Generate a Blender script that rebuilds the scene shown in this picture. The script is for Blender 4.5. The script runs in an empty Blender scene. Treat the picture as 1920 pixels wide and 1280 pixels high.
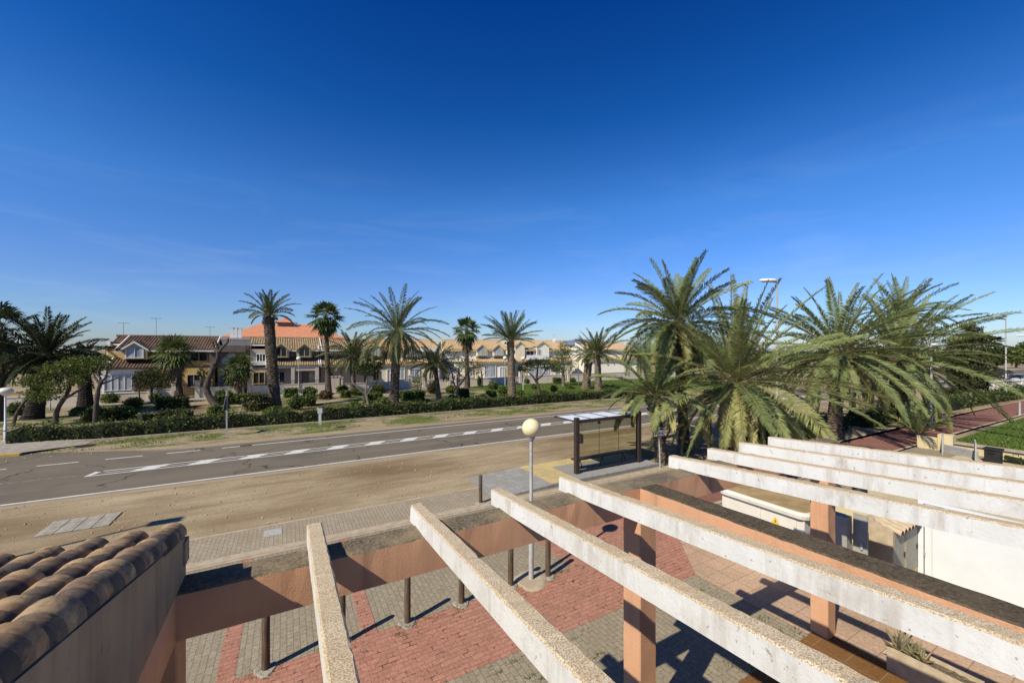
import bpy, math, random
import numpy as np
from mathutils import Vector, Matrix

R = math.radians
rng = np.random.default_rng(7)
random.seed(7)
SC = bpy.context.scene
COL = SC.collection

# ------------------------------------------------------------------ measuring: photograph pixel -> place on the ground
H = 5.2; F = 755.0; YAW = 29.2
FW = np.array([math.sin(R(YAW)), math.cos(R(YAW))]); RT = np.array([math.cos(R(YAW)), -math.sin(R(YAW))])
def ray(px): return FW + (px-960)/F*RT
def dist(py, z=0.0): return (H-z)*F/(py-655)
def gp(px, py, z=0.0):
    d = ray(px)*dist(py, z); return float(d[0]), float(d[1])
def at(px, s):
    d = ray(px)*s; return float(d[0]), float(d[1])
def zz(py, s): return H-s*(py-655)/F
def onY(px, Y):
    d = ray(px); s = Y/d[1]; return float(d[0]*s), s

# ------------------------------------------------------------------ mesh builder
WL={}   # world place of every object's origin
class MB:
    def __init__(s): s.v=[]; s.n=0; s.q=[]; s.t=[]; s.qm=[]; s.tm=[]; s.qt=[]; s.tt=[]
    def add(s, v, f, m=0, tint=0.5):
        v = np.asarray(v, float).reshape(-1,3); f = np.asarray(f, int)
        if f.ndim==1: f=f.reshape(1,-1)
        k=len(f); m=np.broadcast_to(np.asarray(m),(k,)); tint=np.broadcast_to(np.asarray(tint,float),(k,))
        if f.shape[1]==4: s.q.append(f+s.n); s.qm.append(m); s.qt.append(tint)
        else: s.t.append(f+s.n); s.tm.append(m); s.tt.append(tint)
        s.v.append(v); s.n+=len(v); return s
    def poly(s, pts, m=0, tint=.5):
        n=len(pts)
        if n==4: return s.add(pts,[[0,1,2,3]],m,tint)
        return s.add(pts,[[0,i,i+1] for i in range(1,n-1)],m,tint)
    def box(s, x0,x1,y0,y1,z0,z1, m=0, mt=None, M=None, tint=.5):
        v=np.array([[x0,y0,z0],[x1,y0,z0],[x1,y1,z0],[x0,y1,z0],[x0,y0,z1],[x1,y0,z1],[x1,y1,z1],[x0,y1,z1]],float)
        if M is not None: v=xf(M,v)
        f=[[0,3,2,1],[4,5,6,7],[0,1,5,4],[2,3,7,6],[3,0,4,7],[1,2,6,5]]
        ms=[m]*6
        if mt is not None: ms[1]=mt
        return s.add(v,f,ms,tint)
    def tube(s, pts, rad, n=8, m=0, cap=True, tint=.5, start=0.0):
        pts=np.asarray(pts,float); k=len(pts); rad=np.broadcast_to(np.asarray(rad,float),(k,))
        t=np.gradient(pts,axis=0); t/=np.linalg.norm(t,axis=1)[:,None]+1e-9
        ref=np.array([0,0,1.0]) if abs(t[:,2]).mean()<.8 else np.array([1.0,0,0])
        a=np.cross(t,ref); a/=np.linalg.norm(a,axis=1)[:,None]+1e-9; b=np.cross(a,t)
        th=np.arange(n)/n*2*math.pi+start
        v=pts[:,None,:]+rad[:,None,None]*(np.cos(th)[None,:,None]*a[:,None,:]+np.sin(th)[None,:,None]*b[:,None,:])
        i=np.arange(k-1)[:,None]*n; j=np.arange(n)[None,:]; j2=(j+1)%n
        f=np.stack([i+j,i+j2,i+n+j2,i+n+j],-1).reshape(-1,4)
        s.add(v.reshape(-1,3),f,m,tint)
        if cap:
            for r,c in ((0,pts[0]),(k-1,pts[-1])):
                vv=np.vstack([v[r],c[None]]); ff=[[q,(q+1)%n,n] for q in range(n)]
                s.add(vv,ff,m,tint)
        return s
    def cyl(s, x,y,z0,z1,r0,r1=None,n=12,m=0,tint=.5):
        return s.tube([[x,y,z0],[x,y,z1]],[r0,r0 if r1 is None else r1],n,m,True,tint)
    def grid(s, v, m=0, tint=.5, closeu=False):
        v=np.asarray(v,float); a,b=v.shape[:2]
        i=np.arange(a-1)[:,None]; jb=b if closeu else b-1; j=np.arange(jb)[None,:]; j2=(j+1)%b
        f=np.stack([i*b+j,i*b+j2,(i+1)*b+j2,(i+1)*b+j],-1).reshape(-1,4)
        return s.add(v.reshape(-1,3),f,m,tint)
    def ball(s, c, r, n=14, k=8, m=0, tint=.5):
        r=np.broadcast_to(np.asarray(r,float),(3,))
        th=np.linspace(0,2*math.pi,n,endpoint=False); ph=np.linspace(-math.pi/2,math.pi/2,k)
        v=np.stack([np.cos(ph)[:,None]*np.cos(th)[None],np.cos(ph)[:,None]*np.sin(th)[None],np.repeat(np.sin(ph)[:,None],n,1)],-1)*r+np.asarray(c)
        return s.grid(v,m,tint,True)
    def build(s, name, mats, parent=None, smooth=False, loc=None):
        me=bpy.data.meshes.new(name)
        v=np.concatenate(s.v) if s.v else np.zeros((0,3))
        off=np.zeros(3) if loc is None else np.asarray(loc,float)
        v=v-off
        q=np.concatenate(s.q) if s.q else np.zeros((0,4),int); t=np.concatenate(s.t) if s.t else np.zeros((0,3),int)
        me.vertices.add(len(v)); me.vertices.foreach_set('co',v.astype(np.float32).ravel())
        me.loops.add(q.size+t.size); me.loops.foreach_set('vertex_index',np.concatenate([q.ravel(),t.ravel()]).astype(np.int32))
        me.polygons.add(len(q)+len(t))
        st=np.concatenate([np.arange(len(q))*4, q.size+np.arange(len(t))*3]).astype(np.int32)
        me.polygons.foreach_set('loop_start',st)
        mi=np.concatenate([np.concatenate(s.qm) if s.qm else np.zeros(0), np.concatenate(s.tm) if s.tm else np.zeros(0)]).astype(np.int32)
        ti=np.concatenate([np.concatenate(s.qt) if s.qt else np.zeros(0), np.concatenate(s.tt) if s.tt else np.zeros(0)]).astype(np.float32)
        me.polygons.foreach_set('material_index',mi)
        me.polygons.foreach_set('use_smooth',np.full(len(mi),bool(smooth)))
        at_=me.attributes.new('tint','FLOAT','FACE'); at_.data.foreach_set('value',ti)
        me.update(calc_edges=True); me.validate()
        for mm in (mats if isinstance(mats,(list,tuple)) else [mats]): me.materials.append(mm)
        o=bpy.data.objects.new(name,me); COL.objects.link(o)
        if parent is not None:
            o.parent=parent; o.location=off-WL.get(parent.name,np.zeros(3))
        else: o.location=off
        WL[o.name]=off
        return o
def xf(M,v):
    v=np.asarray(v,float); A=np.array(M); return v@A[:3,:3].T+A[:3,3]
def TR(x,y,z,rz=0,rx=0,ry=0):
    return Matrix.Translation((x,y,z))@Matrix.Rotation(rz,4,'Z')@Matrix.Rotation(ry,4,'Y')@Matrix.Rotation(rx,4,'X')

def tag(o,label=None,cat=None,group=None,kind=None):
    if label: o['label']=label
    if cat: o['category']=cat
    if group: o['group']=group
    if kind: o['kind']=kind
    return o
def thing(name,loc,label,cat,group=None):
    o=bpy.data.objects.new(name,None); COL.objects.link(o); o.location=loc; o.empty_display_size=.2; WL[o.name]=np.asarray(loc,float)
    return tag(o,label,cat,group)
def copy_tree(o,parent=None):
    c=o.copy(); COL.objects.link(c)
    if parent is not None: c.parent=parent
    for ch in list(o.children): copy_tree(ch,c)
    return c
def struct(o): o['kind']='structure'; return o

# ------------------------------------------------------------------ materials
class NT:
    def __init__(s,name):
        s.m=bpy.data.materials.new(name); s.m.use_nodes=True; s.t=s.m.node_tree; s.t.nodes.clear()
        s.out=s.N('ShaderNodeOutputMaterial'); s._pos=None
    def N(s,ty,**k):
        n=s.t.nodes.new(ty)
        for a,b in k.items(): setattr(n,a,b)
        return n
    def L(s,a,b): s.t.links.new(a,b)
    def pos(s):
        if s._pos is None: s._pos=s.N('ShaderNodeNewGeometry').outputs['Position']
        return s._pos
    def map(s,sc=(1,1,1),rot=(0,0,0),loc=(0,0,0)):
        n=s.N('ShaderNodeMapping'); n.inputs['Scale'].default_value=sc; n.inputs['Rotation'].default_value=rot; n.inputs['Location'].default_value=loc
        s.L(s.pos(),n.inputs['Vector']); return n.outputs[0]
    def noise(s,scale=5,detail=4,rough=.6,sc=(1,1,1),rot=(0,0,0),dist=0):
        n=s.N('ShaderNodeTexNoise'); n.inputs['Scale'].default_value=scale; n.inputs['Detail'].default_value=detail
        n.inputs['Roughness'].default_value=rough; n.inputs['Distortion'].default_value=dist
        s.L(s.map(sc,rot),n.inputs['Vector']); return n.outputs['Fac']
    def ramp(s,fac,stops):
        n=s.N('ShaderNodeValToRGB'); e=n.color_ramp.elements
        while len(e)>2: e.remove(e[-1])
        for i,(p,c) in enumerate(stops):
            if i>=2: e.new(p)
            e[i].position=p; c=c if isinstance(c,(tuple,list)) else (c,c,c); e[i].color=(*c[:3],1)
        s.L(fac,n.inputs[0]); return n.outputs[0]
    def mix(s,fac,a,b,mode='MIX'):
        n=s.N('ShaderNodeMix',data_type='RGBA',blend_type=mode)
        for sock,val in ((n.inputs[0],fac),(n.inputs[6],a),(n.inputs[7],b)):
            if isinstance(val,(int,float)): sock.default_value=val
            elif isinstance(val,(tuple,list)): sock.default_value=(*val[:3],1)
            else: s.L(val,sock)
        return n.outputs[2]
    def math(s,op,a,b=0.0,clamp=False):
        n=s.N('ShaderNodeMath',operation=op,use_clamp=clamp)
        for sock,val in ((n.inputs[0],a),(n.inputs[1],b)):
            if isinstance(val,(int,float)): sock.default_value=val
            else: s.L(val,sock)
        return n.outputs[0]
    def attr(s,nm='tint'): return s.N('ShaderNodeAttribute',attribute_name=nm).outputs['Fac']
    def bump(s,h,st=.3,d=.02):
        n=s.N('ShaderNodeBump'); n.inputs['Strength'].default_value=st; n.inputs['Distance'].default_value=d
        s.L(h,n.inputs['Height']); return n.outputs[0]
    def bsdf(s,col,rough=.8,normal=None,spec=.3,metal=0,**k):
        n=s.N('ShaderNodeBsdfPrincipled'); i=n.inputs
        def put(sk,v):
            if isinstance(v,(int,float)): sk.default_value=v
            elif isinstance(v,(tuple,list)): sk.default_value=(*v[:3],1)
            else: s.L(v,sk)
        put(i['Base Color'],col); put(i['Roughness'],rough); put(i['Metallic'],metal); put(i['Specular IOR Level'],spec)
        for a,b in k.items(): put(i[a.replace('_',' ')],b)
        if normal is not None: s.L(normal,i['Normal'])
        return n.outputs[0]
    def done(s,sh): s.L(sh,s.out.inputs[0]); return s.m
def simple(name,c0,c1,scale=6,rough=.8,bump=.2,bd=.01,bs=None,spec=.3,metal=0,sc=(1,1,1),detail=5,lo=.35,hi=.65):
    n=NT(name); f=n.noise(scale,detail,.6,sc); c=n.ramp(f,[(lo,c0),(hi,c1)])
    nr=n.bump(n.noise(bs or scale*4,4,.6,sc),bump,bd) if bump else None
    return n.done(n.bsdf(c,rough,nr,spec,metal))

M={}
# --- ground stuff
n=NT('sand_dirt')
big=n.noise(.16,4,.55,(.55,1,1)); fine=n.noise(9,6,.7); mid=n.noise(1.3,5,.65,(.35,1,1))
c=n.ramp(mid,[(.3,(.26,.19,.115)),(.55,(.37,.29,.185)),(.75,(.44,.355,.235))])
c=n.mix(n.ramp(big,[(.45,0),(.62,.95)]),c,(.175,.118,.062))
c=n.mix(n.math('MULTIPLY',n.ramp(fine,[(.35,1),(.55,0)]),.35),c,(.16,.12,.08))
ty=n.noise(1.9,4,.6,(.05,1,1)); c=n.mix(n.ramp(ty,[(.54,0),(.66,.45)]),c,(.20,.145,.085)); c=n.mix(n.ramp(ty,[(.30,.4),(.42,0)]),c,(.47,.39,.27))
peb=n.N('ShaderNodeTexVoronoi'); peb.inputs['Scale'].default_value=14; n.L(n.map(),peb.inputs['Vector'])
c=n.mix(n.ramp(peb.outputs['Distance'],[(.08,.55),(.16,0)]),c,(.45,.38,.29))
M['dirt']=n.done(n.bsdf(c,.95,n.bump(fine,.5,.03),.1))

n=NT('park_soil')
g=n.noise(.28,5,.6); fine=n.noise(6,6,.7); g2=n.noise(.9,5,.65)
sand=n.ramp(fine,[(.3,(.25,.19,.12)),(.7,(.40,.33,.23))])
grass=n.ramp(fine,[(.3,(.035,.05,.012)),(.5,(.085,.10,.028)),(.7,(.17,.16,.06))])
mk=n.ramp(n.math('ADD',n.math('MULTIPLY',g,.65),n.math('MULTIPLY',g2,.35)),[(.45,0),(.54,1)])
M['park']=n.done(n.bsdf(n.mix(mk,sand,grass),.95,n.bump(fine,.7,.06),.1))

n=NT('verge_soil')
fine=n.noise(5,6,.75); g=n.noise(.5,5,.7,(.6,1,1))
sand=n.ramp(fine,[(.3,(.25,.19,.125)),(.7,(.40,.32,.22))])
grass=n.ramp(fine,[(.3,(.05,.07,.015)),(.55,(.12,.15,.035)),(.75,(.22,.21,.09))])
M['verge']=n.done(n.bsdf(n.mix(n.ramp(g,[(.43,0),(.55,1)]),sand,grass),.95,n.bump(fine,.7,.05),.1))

n=NT('lawn_soil'); fine=n.noise(7,6,.7)
M['lawn']=M['park_green']=n.done(n.bsdf(n.ramp(fine,[(.3,(.04,.07,.012)),(.6,(.11,.17,.03)),(.8,(.19,.2,.07))]),.95,n.bump(fine,.8,.06),.1))

n=NT('asphalt')
fine=n.noise(30,6,.7); tr=n.noise(.5,4,.6,(.06,1,1)); bl=n.noise(.35,4,.6)
c=n.ramp(fine,[(.3,(.112,.093,.073)),(.7,(.172,.146,.117))])
c=n.mix(n.ramp(tr,[(.35,0),(.65,.5)]),c,(.225,.19,.15))
c=n.mix(n.ramp(bl,[(.5,0),(.7,.45)]),c,(.075,.072,.068))
cr=n.N('ShaderNodeTexVoronoi',feature='DISTANCE_TO_EDGE'); cr.inputs['Scale'].default_value=.24
wv=n.N('ShaderNodeVectorMath',operation='ADD'); ns=n.N('ShaderNodeTexNoise'); ns.inputs['Scale'].default_value=1.2; n.L(n.map(),ns.inputs['Vector'])
n.L(n.map((1,.8,1)),wv.inputs[0]); n.L(ns.outputs['Color'],wv.inputs[1]); n.L(wv.outputs[0],cr.inputs['Vector'])
c=n.mix(n.math('MULTIPLY',n.ramp(cr.outputs['Distance'],[(.0035,1),(.009,0)]),n.ramp(n.noise(.3,2,.5),[(.42,0),(.55,.8)])),c,(.028,.026,.024))

spz=n.N('ShaderNodeSeparateXYZ'); n.L(n.pos(),spz.inputs[0])
def mr(sock,a,b,c0,d0):
    q=n.N('ShaderNodeMapRange',interpolation_type='SMOOTHSTEP'); q.inputs[1].default_value=a; q.inputs[2].default_value=b; q.inputs[3].default_value=c0; q.inputs[4].default_value=d0; n.L(sock,q.inputs[0]); return q.outputs[0]
en=n.noise(1.4,6,.7,(.5,1,1))
e1=n.math('MULTIPLY',n.math('MAXIMUM',mr(spz.outputs[1],19.4,20.6,1,0),n.math('MULTIPLY',mr(spz.outputs[1],26.2,27.4,0,1),mr(spz.outputs[0],-8,-4,0,1))),1.5)
c=n.mix(n.math('MULTIPLY',n.math('SUBTRACT',n.math('ADD',e1,en),.85,True),1.0,True),c,(.34,.275,.19))
ts=n.noise(2.2,5,.7,(.03,1,1)); c=n.mix(n.ramp(ts,[(.56,0),(.7,.4)]),c,(.10,.09,.078))
M['asphalt']=n.done(n.bsdf(c,.95,n.bump(fine,.35,.01),.06))

n=NT('road_paint'); w=n.noise(7,6,.75)
M['paint']=n.done(n.bsdf(n.ramp(w,[(.3,(.25,.23,.21)),(.48,(.62,.61,.58))]),.7,None,.3))

def pavers(name,cA,cB,mort,bw,bh,rot=0,weeds=0.0,bumpd=.012,off=.5,dirt=.25,ms=.005):
    n=NT(name)
    b=n.N('ShaderNodeTexBrick'); b.offset=off; b.inputs['Scale'].default_value=1
    b.inputs['Brick Width'].default_value=bw; b.inputs['Row Height'].default_value=bh; b.inputs['Mortar Size'].default_value=ms
    b.inputs['Mortar Smooth'].default_value=.15; b.inputs['Bias'].default_value=0
    b.inputs['Color1'].default_value=(*cA,1); b.inputs['Color2'].default_value=(*cB,1); b.inputs['Mortar'].default_value=(*mort,1)
    n.L(n.map((1,1,1),(0,0,rot)),b.inputs['Vector'])
    c=b.outputs['Color']; fine=n.noise(22,5,.7); big=n.noise(.7,5,.65)
    c=n.mix(.55,c,n.ramp(fine,[(.3,.25),(.7,.78)]),'OVERLAY')
    c=n.mix(n.ramp(big,[(.42,0),(.7,dirt*1.6)]),c,(.26,.205,.14))
    if weeds:
        b2=n.N('ShaderNodeTexBrick'); b2.offset=off; b2.inputs['Scale'].default_value=1
        b2.inputs['Brick Width'].default_value=bw; b2.inputs['Row Height'].default_value=bh; b2.inputs['Mortar Size'].default_value=.016; b2.inputs['Mortar Smooth'].default_value=.6
        n.L(n.map((1,1,1),(0,0,rot)),b2.inputs['Vector'])
        wn=n.noise(4.6,5,.7); wk=n.math('MULTIPLY',n.ramp(b2.outputs['Fac'],[(.25,0),(.5,1)]),n.ramp(wn,[(.56,0),(.595,1)]))
        c=n.mix(n.math('MULTIPLY',wk,.85),c,(.11,.06,.035))
    h=n.math('SUBTRACT',n.math('MULTIPLY',fine,.3),b.outputs['Fac'])
    return n.done(n.bsdf(c,.95,n.bump(h,.6,bumpd),.05))
M['pav_grey']=pavers('grey_pavers',(.265,.225,.165),(.315,.27,.20),(.175,.145,.10),.21,.105,R(90))
M['pav_walk']=pavers('sidewalk_pavers',(.315,.262,.195),(.36,.305,.23),(.2,.16,.11),.21,.105,R(90),dirt=.4)
M['pav_red']=pavers('red_pavers',(.34,.163,.118),(.42,.205,.15),(.25,.12,.088),.21,.105,0,1.6,.008,.5,.12,.004)
M['pav_red_path']=pavers('red_path_pavers',(.22,.095,.078),(.265,.115,.095),(.14,.08,.06),.21,.105,0,0)
M['pav_pink']=pavers('pink_tiles',(.43,.29,.205),(.47,.325,.235),(.28,.19,.13),.42,.42,0,0,.004,0,.3,.007)
M['pav_brown']=pavers('brown_tiles',(.155,.072,.022),(.20,.098,.035),(.27,.17,.09),.45,.45,0,0,.004,0,.1,.005)
M['pav_slab']=pavers('stop_slabs',(.26,.255,.245),(.31,.305,.29),(.18,.17,.16),.4,.4,0,0,.006,.5,.25,.006)
M['pav_yellow']=pavers('yellow_slabs',(.50,.38,.17),(.56,.44,.21),(.33,.25,.13),.4,.4,0,0,.006,0,.25,.006)
M['pav_yard']=simple('sandy_yard',(.45,.36,.22),(.56,.46,.30),3,.9,.3)
M['concrete']=simple('concrete',(.25,.22,.18),(.38,.345,.29),5,.9,.3,.01)
M['kerb']=simple('kerb_concrete',(.2,.195,.185),(.31,.30,.285),5,.9,.3,.01)
M['kerb_sand']=simple('sandy_kerb',(.34,.27,.19),(.45,.37,.27),4,.9,.3,.01)
M['yellow_paint']=simple('yellow_kerb_paint',(.5,.32,.05),(.62,.42,.09),6,.8,.2)
# --- pergola
def stucco(name,a,b,dirt,bs=70,bd=.012,st=.5):
    n=NT(name); v=n.noise(2.2,5,.65); f=n.noise(bs,3,.5)
    c=n.ramp(v,[(.3,a),(.7,b)])
    streak=n.noise(5,4,.6,(1,1,.12)); c=n.mix(n.ramp(streak,[(.55,0),(.75,.55)]),c,dirt)
    return n.done(n.bsdf(c,.9,n.bump(f,st,bd),.15))
M['peach']=stucco('peach_render',(.58,.315,.18),(.66,.37,.22),(.33,.19,.115))
M['peach_rough']=stucco('rough_peach_render',(.60,.32,.18),(.70,.39,.225),(.27,.165,.10),95,.006,.5)
n=NT('lichen_concrete'); f=n.noise(38,6,.75); v=n.noise(2.5,5,.7); y=n.noise(1.7,4,.6)
c=n.ramp(f,[(.32,(.055,.045,.032)),(.5,(.15,.122,.088)),(.7,(.30,.25,.18))])
c=n.mix(n.ramp(v,[(.42,0),(.65,.75)]),c,(.30,.235,.15)); c=n.mix(n.ramp(y,[(.66,0),(.74,.5)]),c,(.19,.13,.025))
M['lichen']=n.done(n.bsdf(c,.95,n.bump(f,.7,.02),.1))
n=NT('dark_lichen'); f=n.noise(38,6,.75); v=n.noise(3,5,.7); y=n.noise(2.4,4,.6)
c=n.ramp(f,[(.32,(.03,.024,.017)),(.5,(.085,.066,.045)),(.72,(.2,.16,.11))])
c=n.mix(n.ramp(v,[(.45,0),(.7,.5)]),c,(.17,.13,.09)); c=n.mix(n.ramp(y,[(.66,0),(.72,.6)]),c,(.14,.10,.018))
M['lichen_dark']=n.done(n.bsdf(c,.95,n.bump(f,.7,.02),.1))
n=NT('rafter_aggregate'); f=n.noise(135,3,.75); v=n.noise(3,5,.7); sp=n.N('ShaderNodeTexVoronoi'); sp.inputs['Scale'].default_value=95; n.L(n.map(),sp.inputs['Vector'])
c=n.ramp(f,[(.34,(.20,.13,.07)),(.45,(.40,.295,.185)),(.57,(.66,.575,.44))])
c=n.mix(n.ramp(v,[(.42,0),(.62,.35)]),c,(.42,.30,.165)); c=n.mix(n.ramp(n.noise(1.6,5,.75),[(.63,0),(.70,.8)]),c,(.75,.72,.65))
M['agg']=n.done(n.bsdf(c,.95,n.bump(f,.35,.004),.1))
n=NT('rafter_white'); f=n.noise(30,5,.7); st=n.noise(6,5,.7,(1,1,.15)); sp=n.noise(26,3,.6)
c=n.ramp(n.noise(2.5,5,.65),[(.3,(.63,.61,.56)),(.7,(.74,.725,.685))])
c=n.mix(n.ramp(st,[(.50,0),(.72,.8)]),c,(.43,.375,.30)); c=n.mix(n.ramp(n.noise(1.1,6,.75),[(.55,0),(.72,.55)]),c,(.38,.33,.265)); c=n.mix(n.ramp(sp,[(.66,0),(.70,.7)]),c,(.24,.2,.165))
M['raf_white']=n.done(n.bsdf(c,.85,n.bump(f,.4,.01),.2))
n=NT('weathered_shaded_wall'); st=n.noise(9,6,.7,(1,1,.10)); v=n.noise(2,5,.6)
c=n.ramp(v,[(.3,(.30,.205,.125)),(.7,(.39,.28,.175))]); c=n.mix(n.ramp(st,[(.45,0),(.72,.7)]),c,(.18,.125,.075))  # base colour darkened and warmed to hold the wall's shade; streaks are weathering
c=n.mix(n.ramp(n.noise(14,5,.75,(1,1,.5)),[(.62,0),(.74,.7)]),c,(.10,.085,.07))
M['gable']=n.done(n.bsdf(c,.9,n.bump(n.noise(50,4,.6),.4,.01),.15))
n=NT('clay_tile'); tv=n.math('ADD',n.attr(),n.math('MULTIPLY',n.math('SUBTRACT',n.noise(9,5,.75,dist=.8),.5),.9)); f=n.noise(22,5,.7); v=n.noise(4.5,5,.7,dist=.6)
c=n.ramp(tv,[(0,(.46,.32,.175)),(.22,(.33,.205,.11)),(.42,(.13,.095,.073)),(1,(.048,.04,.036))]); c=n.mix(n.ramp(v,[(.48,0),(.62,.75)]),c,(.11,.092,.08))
c=n.mix(n.ramp(n.noise(7,5,.7),[(.58,0),(.72,.5)]),c,(.36,.235,.135)); c=n.mix(n.ramp(n.noise(16,6,.8),[(.57,0),(.64,.85)]),c,(.03,.026,.024))
M['clay']=n.done(n.bsdf(c,.9,n.bump(f,.35,.006),.2))
M['clay_gutter']=simple('clay_channel',(.07,.022,.011),(.13,.048,.025),9,.9,.3)
# --- metals and misc
M['white_metal']=simple('white_metal',(.70,.715,.72),(.765,.78,.785),1.5,.45,.03)
M['grey_metal']=simple('grey_metal',(.30,.29,.255),(.38,.365,.32),8,.6,.05,spec=.2)
M['galv']=simple('galvanised_metal',(.34,.34,.33),(.46,.45,.43),12,.6,.05,metal=0.0)
M['dark_metal']=simple('dark_brown_metal',(.035,.024,.02),(.055,.04,.034),9,.5,.05)
M['black']=simple('black_plastic',(.012,.012,.012),(.022,.022,.021),9,.6,.05)
M['line']=simple('panel_joint',(.25,.25,.24),(.35,.35,.34),9,.7,0)
M['globe']=NT('globe_plastic'); n=M['globe']; M['globe']=n.done(n.bsdf(n.ramp(n.noise(5,3,.5),[(.3,(.78,.66,.36)),(.7,(.84,.72,.42))]),.35,None,.4))
n=NT('globe_pale'); M['globe_pale']=n.done(n.bsdf(n.ramp(n.noise(5,3,.5),[(.3,(.72,.65,.52)),(.7,(.80,.73,.60))]),.35,None,.4))
M['wood']=simple('bollard_wood',(.06,.04,.026),(.15,.105,.07),6,.85,.5,.006,sc=(8,8,.6))
M['cream']=simple('kiosk_cream',(.62,.58,.49),(.70,.66,.57),3,.7,.15)
M['cream_dirty']=simple('kiosk_lid_dust',(.26,.175,.075),(.40,.29,.15),3,.9,.2)
M['hazard']=simple('hazard_yellow',(.65,.45,.03),(.7,.5,.05),9,.5,0)
M['yellow_wall']=stucco('yellow_render',(.56,.46,.26),(.64,.535,.32),(.42,.33,.19))
M['red_sign']=simple('sign_red',(.28,.03,.03),(.33,.04,.04),9,.5,0)
M['terracotta_pot']=simple('planter_stone',(.42,.33,.22),(.54,.44,.31),8,.9,.4)
M['soil']=simple('potting_soil',(.10,.075,.05),(.24,.19,.13),25,.95,.8,.02)
n=NT('roof_panel'); M['milky']=n.done(n.bsdf((.74,.76,.78),.35,None,.5))
n=NT('shelter_glass'); tr=n.N('ShaderNodeBsdfTransparent'); tr.inputs[0].default_value=(.86,.87,.80,1); gl=n.N('ShaderNodeBsdfGlossy'); gl.inputs['Roughness'].default_value=.03
fr=n.N('ShaderNodeLayerWeight'); fr.inputs[0].default_value=.12; mx=n.N('ShaderNodeMixShader'); n.L(fr.outputs[0],mx.inputs[0]); n.L(tr.outputs[0],mx.inputs[1]); n.L(gl.outputs[0],mx.inputs[2]); M['glass']=n.done(mx.outputs[0])
n=NT('window_pane'); M['pane']=n.done(n.bsdf(n.ramp(n.noise(.8,3,.5),[(.35,(.012,.015,.02)),(.7,(.05,.055,.06))]),.08,None,.6))
n=NT('curtained_pane'); M['pane_light']=n.done(n.bsdf(n.ramp(n.noise(3,3,.5,(1,1,.1)),[(.35,(.25,.27,.29)),(.7,(.48,.5,.52))]),.12,None,.6))
M['shutter']=simple('shutter_slats',(.45,.44,.42),(.55,.54,.52),20,.6,.2,sc=(.1,.1,3))
M['iron']=simple('iron_rail',(.03,.03,.03),(.05,.05,.05),9,.6,0)
# --- foliage
def leafmat(name,c0,c1,c2,rough=.55,trans=.25,spec=.12):
    n=NT(name); t=n.attr(); f=n.noise(1.6,3,.6)
    c=n.ramp(t,[(.0,c0),(.5,c1),(1.0,c2)]); c=n.mix(.5,c,n.ramp(f,[(.3,.3),(.7,.7)]),'OVERLAY')
    a=n.bsdf(c,rough,None,spec); tl=n.N('ShaderNodeBsdfTranslucent'); n.L(n.mix(.5,c,(.16,.17,.03)),tl.inputs[0])
    mx=n.N('ShaderNodeMixShader'); mx.inputs[0].default_value=trans; n.L(a,mx.inputs[1]); n.L(tl.outputs[0],mx.inputs[2]); return n.done(mx.outputs[0])
M['frond']=leafmat('date_palm_frond',(.095,.13,.045),(.19,.23,.082),(.38,.34,.13),.5,.16,.2)
M['frond_far']=leafmat('park_palm_frond',(.055,.08,.03),(.12,.145,.055),(.25,.23,.09),.5,.2,.15)
M['frond_dark']=leafmat('shaded_palm_frond',(.018,.03,.014),(.035,.05,.024),(.08,.08,.04),.55,.12,.1)  # frond colours darkened to carry the shade on these crowns
M['fan']=leafmat('fan_palm_leaf',(.045,.075,.02),(.095,.13,.038),(.2,.21,.08),.5,.2,.15)
M['dry']=leafmat('dry_palm_leaf',(.14,.095,.05),(.24,.17,.095),(.36,.27,.16),.8,.15,.1)
M['rachis']=simple('frond_stalk',(.20,.165,.075),(.33,.27,.13),4,.6,0)
M['leaf']=leafmat('tree_leaf',(.048,.078,.016),(.11,.145,.034),(.23,.24,.07),.5,.25)
M['leaf_dark']=leafmat('dark_tree_leaf',(.02,.034,.01),(.045,.062,.018),(.11,.12,.04),.5,.15)
M['leaf_sparse']=leafmat('autumn_leaf',(.05,.06,.02),(.13,.10,.045),(.26,.17,.11),.6,.3)
M['needles']=leafmat('casuarina_needles',(.03,.034,.014),(.07,.07,.028),(.15,.13,.06),.6,.25)
M['hedge']=leafmat('hedge_leaf',(.045,.07,.014),(.11,.14,.032),(.26,.27,.08),.5,.2)
M['shrub']=leafmat('shrub_leaf',(.05,.09,.016),(.13,.18,.036),(.27,.30,.075),.5,.2)
M['shrub_var']=leafmat('variegated_leaf',(.06,.07,.02),(.15,.14,.05),(.30,.25,.11),.55,.2)
M['shrub_red']=leafmat('reddish_leaf',(.06,.04,.02),(.13,.075,.045),(.22,.13,.09),.6,.2)
M['grass']=leafmat('grass_blade',(.05,.085,.014),(.10,.15,.028),(.24,.24,.08),.6,.3,.2)
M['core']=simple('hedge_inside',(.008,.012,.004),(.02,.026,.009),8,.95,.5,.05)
M['bark']=simple('bark',(.045,.033,.025),(.13,.10,.077),7,.95,.7,.03,sc=(2,2,.5))
M['bark_pale']=simple('pale_bark',(.10,.08,.062),(.24,.20,.16),6,.95,.7,.03,sc=(2,2,.5))
M['palm_bark']=simple('palm_bark',(.038,.028,.02),(.16,.12,.085),6,.95,.8,.04)
M['palm_bark_dark']=simple('shaded_palm_bark',(.016,.012,.009),(.06,.045,.033),6,.95,.8,.04)  # copy of the palm bark with the trunk's shade put into its colour
M['palm_bark_light']=simple('pale_palm_bark',(.09,.066,.045),(.27,.205,.145),6,.95,.8,.04)
M['cut_palm']=simple('cut_frond_bases',(.22,.13,.06),(.36,.23,.12),9,.9,.6,.03)
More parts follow.
